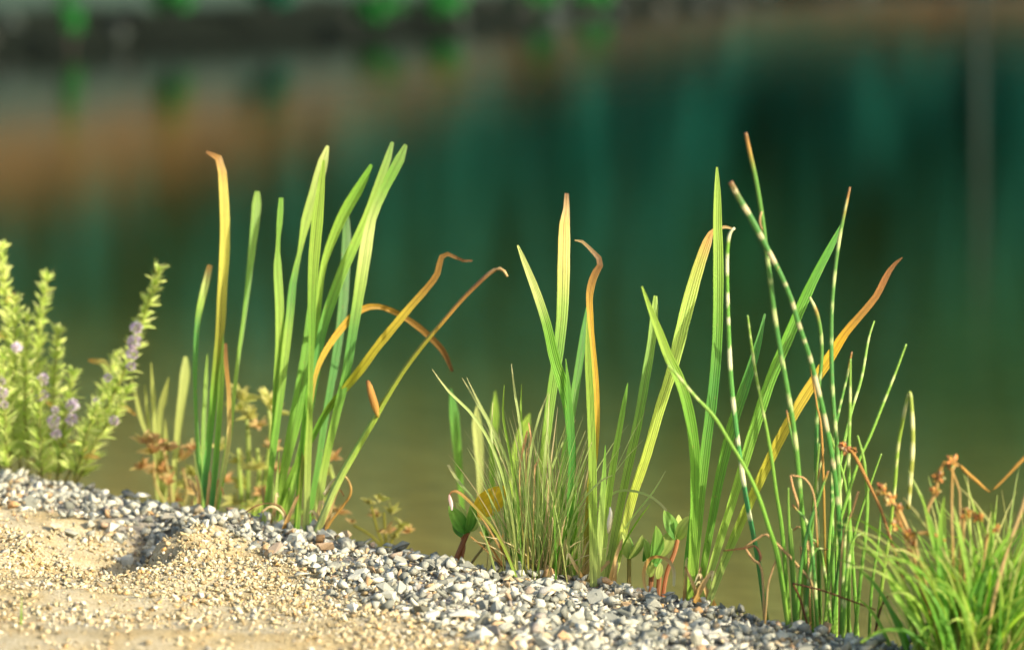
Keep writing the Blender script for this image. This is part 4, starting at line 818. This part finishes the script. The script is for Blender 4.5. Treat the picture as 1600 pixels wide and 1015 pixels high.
# ------------------------------------------------------------------ soft water plants standing in the shallows
def umbel(t, px, py, Y, r, cols, n=16):
    c = P(px, py, Y)
    ps = []
    for k in range(n):
        an = random.random() * 6.28; el = random.uniform(-.1, 1.2); d = Vector((math.cos(an) * math.cos(el), math.sin(an) * math.cos(el), math.sin(el)))
        ps.append(blade_geo(c, d, r * random.uniform(.6, 1.1) * Y / F, r * .36 * Y / F, [(0, random.choice(cols)), (1, random.choice(cols))], .5, 5))
    return joined('leaf_cluster', ps, M_SOFT, t, stuff=False)
PG = [(.46, .46, .14), (.54, .52, .20), (.40, .44, .11)]; PO = [(.60, .40, .18), (.56, .32, .14), (.60, .46, .22), (.52, .46, .16)]
YW = yb(260, .32)
W1 = thing('water_plant', (P(260, 760, YW).x, YW, float(height(P(260, 760, YW).x, YW))), 'yellowing water plant with orange leaves between the mint and the slim reeds', 'water plant', 'soft plants standing in the shallows')
leaf(W1, [(290, 557, 6), (289, 580, 15), (285, 615, 15), (280, 650, 12), (275, 700, 10), (268, 790, 8)], [(0, PALE), (.6, (.4, .46, .12)), (1, (.42, .5, .15))], YW, .05, mat=M_SOFT)
for pts in ([(206, 592), (213, 625, 6), (222, 660, 7), (240, 700, 7), (262, 735, 6), (285, 790, 6)], [(236, 566), (239, 620, 7), (242, 680, 7), (246, 790, 7)], [(264, 588), (256, 620, 11), (250, 650, 9), (250, 720, 8), (252, 800, 8)], [(258, 655), (258, 700, 9), (256, 800, 9)], [(226, 600), (232, 660, 6), (246, 730, 6), (262, 800, 6)], [(318, 690), (312, 730, 7), (305, 800, 6)]):
    leaf(W1, pts, [(0, PALE), (1, (.36, .40, .1))], YW + random.uniform(-.1, .15), 0, mat=M_SOFT, n=18, name='stalk')
for px, py, r in ((225, 690, 28), (238, 705, 30), (262, 700, 30), (285, 715, 28), (302, 740, 26), (250, 735, 28), (290, 760, 26), (270, 780, 26), (310, 770, 24), (222, 730, 22), (262, 755, 26), (245, 690, 22), (300, 700, 22), (330, 760, 20)):
    umbel(W1, px, py, YW + random.uniform(-.12, .12), r, PO if random.random() < .65 else PG, 12)
for px, py in ((255, 700), (285, 730), (300, 780), (265, 760), (240, 720)): stem(W1, [(px, py, 4), (px + random.uniform(-4, 10), py + 40, 5), (275, 815, 5)], [(0, PALE), (1, TAN)], YW, 0, w=4, n=12, mat=M_SOFT)
YW2 = yb(390, .42)
W2 = thing('water_plant', (P(385, 780, YW2).x, YW2, float(height(P(385, 780, YW2).x, YW2))), 'pale green whorled water plant between the two left reed clumps', 'water plant', 'soft plants standing in the shallows')
for px, py, r, c in ((378, 622, 34, PG), (420, 630, 34, PG), (390, 652, 30, PG), (402, 665, 26, PO), (372, 640, 28, PG), (430, 645, 26, PG), (345, 700, 22, PG), (372, 720, 28, PG), (400, 730, 30, PG), (380, 760, 28, PG), (410, 770, 26, PO), (395, 795, 26, PG), (365, 785, 24, PG), (352, 750, 20, PO), (425, 700, 24, PO), (435, 735, 22, PO), (520, 715, 22, PO), (512, 740, 18, PG), (530, 800, 20, PO)):
    umbel(W2, px, py, YW2 + random.uniform(-.12, .12), r, c, 13)
for px, py in ((385, 650), (372, 700), (402, 700), (420, 640), (515, 725)): stem(W2, [(px, py, 5), (px + 3, py + 45, 7), ((px + 388) / 2, 810, 7)], [(0, LIME), (1, PALE)], YW2, 0, w=6, n=12, mat=M_SOFT)
YW3 = yb(600, .45)
W3 = thing('water_plant', (P(605, 830, YW3).x, YW3, float(height(P(605, 830, YW3).x, YW3))), 'small blurred olive water plant right of the tall reed clump', 'water plant', 'soft plants standing in the shallows')
for px, py, r, c in ((578, 785, 18, PG), (595, 780, 18, PG), (612, 800, 20, PG), (590, 805, 18, PO), (628, 822, 20, PG), (605, 830, 20, PO), (640, 830, 18, PO), (618, 838, 18, PG), (548, 815, 12, PO)): umbel(W3, px, py, YW3 + random.uniform(-.08, .08), r, [tuple(x * .8 for x in q) for q in c], 11)
for px, py in ((580, 790), (600, 800), (628, 825), (552, 820)): stem(W3, [(px, py, 4), ((px + 604) / 2, 835, 4), (606, 862, 5)], [(0, OLIVE), (1, OLIVE)], YW3, 0, w=4, n=10, mat=M_SOFT)
YW4 = yb(735, .65)
W4 = thing('reed_shoots', (P(745, 750, YW4).x, YW4, float(height(P(745, 750, YW4).x, YW4))), 'blurred short reed shoots in the water behind the left of the thin grass', 'reed shoots')
leaf(W4, [(704, 606), (708, 640, 14), (713, 690, 14), (718, 745, 11), (722, 790, 8)], [(0, GREEN), (.5, GREEN), (1, DEEP)], YW4 + .1, 0)
leaf(W4, [(745, 632), (745, 660, 15), (748, 700, 15), (750, 740, 11), (750, 790, 8)], [(0, OLIVE), (.4, PALE), (1, PALE)], YW4, 0)
leaf(W4, [(774, 610), (773, 650, 14), (770, 700, 11), (768, 790, 8)], [(0, GREEN), (1, LIME)], YW4 + .05, 0)
leaf(W4, [(828, 645), (818, 670, 18), (805, 710, 13), (795, 790, 8)], [(0, LIME), (1, LIME)], YW4 + .02, 0)
# bog plants with paired oval leaves
BL = [leaf_mesh('leaf', .050, .023, (.30, .40, .09), (.40, .48, .14), M_SOFT, .1, 8, .3), leaf_mesh('leaf', .050, .023, (.10, .30, .05), (.22, .38, .07), M_SOFT, .15, 8, .3), leaf_mesh('leaf', .046, .026, (.62, .42, .04), (.66, .46, .05), M_SOFT, .1, 8, .2)]
def bog(px, Y, label, stems, leaves):
    x = P(px, 880, Y).x; t = thing('bog_plant', (x, Y, float(height(x, Y))), label, 'bog plant', 'bog plants with oval leaves in the shallows')
    sts = [stem(t, pts, c, Y, 0, w=w_, n=14, mat=M_SOFT, down=25) for pts, c, w_ in stems]
    for (ax, ay, bx, by, k, s, dy) in leaves:
        p = P(ax, ay, Y - .01); q = P(bx, by, Y - .01 + dy); place(BL[k], 'leaf', p, q - p, (q - p).length / .05 * s, sts[0], random.uniform(-.7, .7), (.35, -1, .35))
    return t
RED = [(0, (.40, .17, .08)), (1, (.48, .25, .12))]; TN = [(0, (.46, .32, .16)), (1, (.42, .40, .12))]
YG = yb(735, .06)
bog(730, YG, 'bog plant with a yellow leaf and red stem left of the thin grass', [([(748, 792, 7), (735, 820, 8), (715, 868, 9)], RED, 8), ([(716, 825, 5), (725, 850, 5), (722, 870, 5)], RED, 5), ([(768, 830, 4), (758, 850, 4), (742, 872, 4)], TN, 4)],
    [(744, 804, 786, 764, 2, 1.15, -.03), (728, 832, 704, 792, 1, 1, -.02), (729, 832, 716, 782, 0, 1, .02), (730, 832, 742, 788, 1, 1, -.02), (734, 830, 752, 800, 0, .8, .03), (760, 848, 756, 818, 1, 1, 0), (762, 848, 776, 818, 0, 1, 0), (722, 838, 706, 806, 1, .9, .02), (765, 842, 772, 812, 0, .8, .02)])
YG2 = yb(1010, .12)
bog(1015, YG2, 'bog plants with paired green leaves between the two right hand reed clumps', [([(983, 868, 7), (983, 890, 7), (983, 925, 7)], TN, 7), ([(1060, 838, 6), (1055, 860, 7), (1042, 895, 7), (1036, 930, 7)], RED, 7), ([(1020, 880, 7), (1018, 900, 8), (1016, 930, 8)], RED, 8), ([(1030, 880, 6), (1030, 905, 8), (1028, 930, 8)], RED, 7)],
    [(983, 872, 972, 830, 0, 1, 0), (984, 872, 1006, 838, 0, 1, -.02), (982, 872, 990, 832, 1, .9, .03), (1016, 885, 1008, 838, 0, 1, 0), (1020, 885, 1032, 824, 1, 1, -.02), (1026, 885, 1024, 834, 1, .9, .02), (1032, 870, 1052, 826, 0, 1, 0), (1018, 900, 1012, 870, 0, .9, -.02), (1056, 842, 1040, 796, 1, 1, 0), (1057, 842, 1064, 798, 0, .9, .02), (1060, 842, 1077, 806, 0, 1, -.02), (1004, 876, 1016, 838, 1, .8, .02), (1028, 904, 1034, 872, 0, .8, 0)])
dl = thing('dead_leaf_loop', base_of(1030, yb(1030, 0)), 'dry tan leaf bent into a loop on the gravel below the bog plants', 'dead leaf')
leaf(dl, [(1053, 915, 4), (1053, 890, 6), (1043, 874, 6), (1027, 869, 5), (1014, 874, 6), (1006, 892, 6), (1007, 912, 5), (1010, 922, 4)], [(0, TAN), (.5, OCHRE), (1, CREAM)], yb(1030, .0), 0, n=30, down=4, mat=M_DRY)
# a tiny green shoot in the sand
Ysh = 5.25
sh = thing('grass_shoot', base_of(33, Ysh), 'single tiny green shoot in the sand at lower left', 'grass shoot')
strand(sh, [(34, 930), (33, 960, 3), (33, 990, 3)], [(0, GREEN), (1, LIME)], Ysh, 0, 3, 10, down=12)
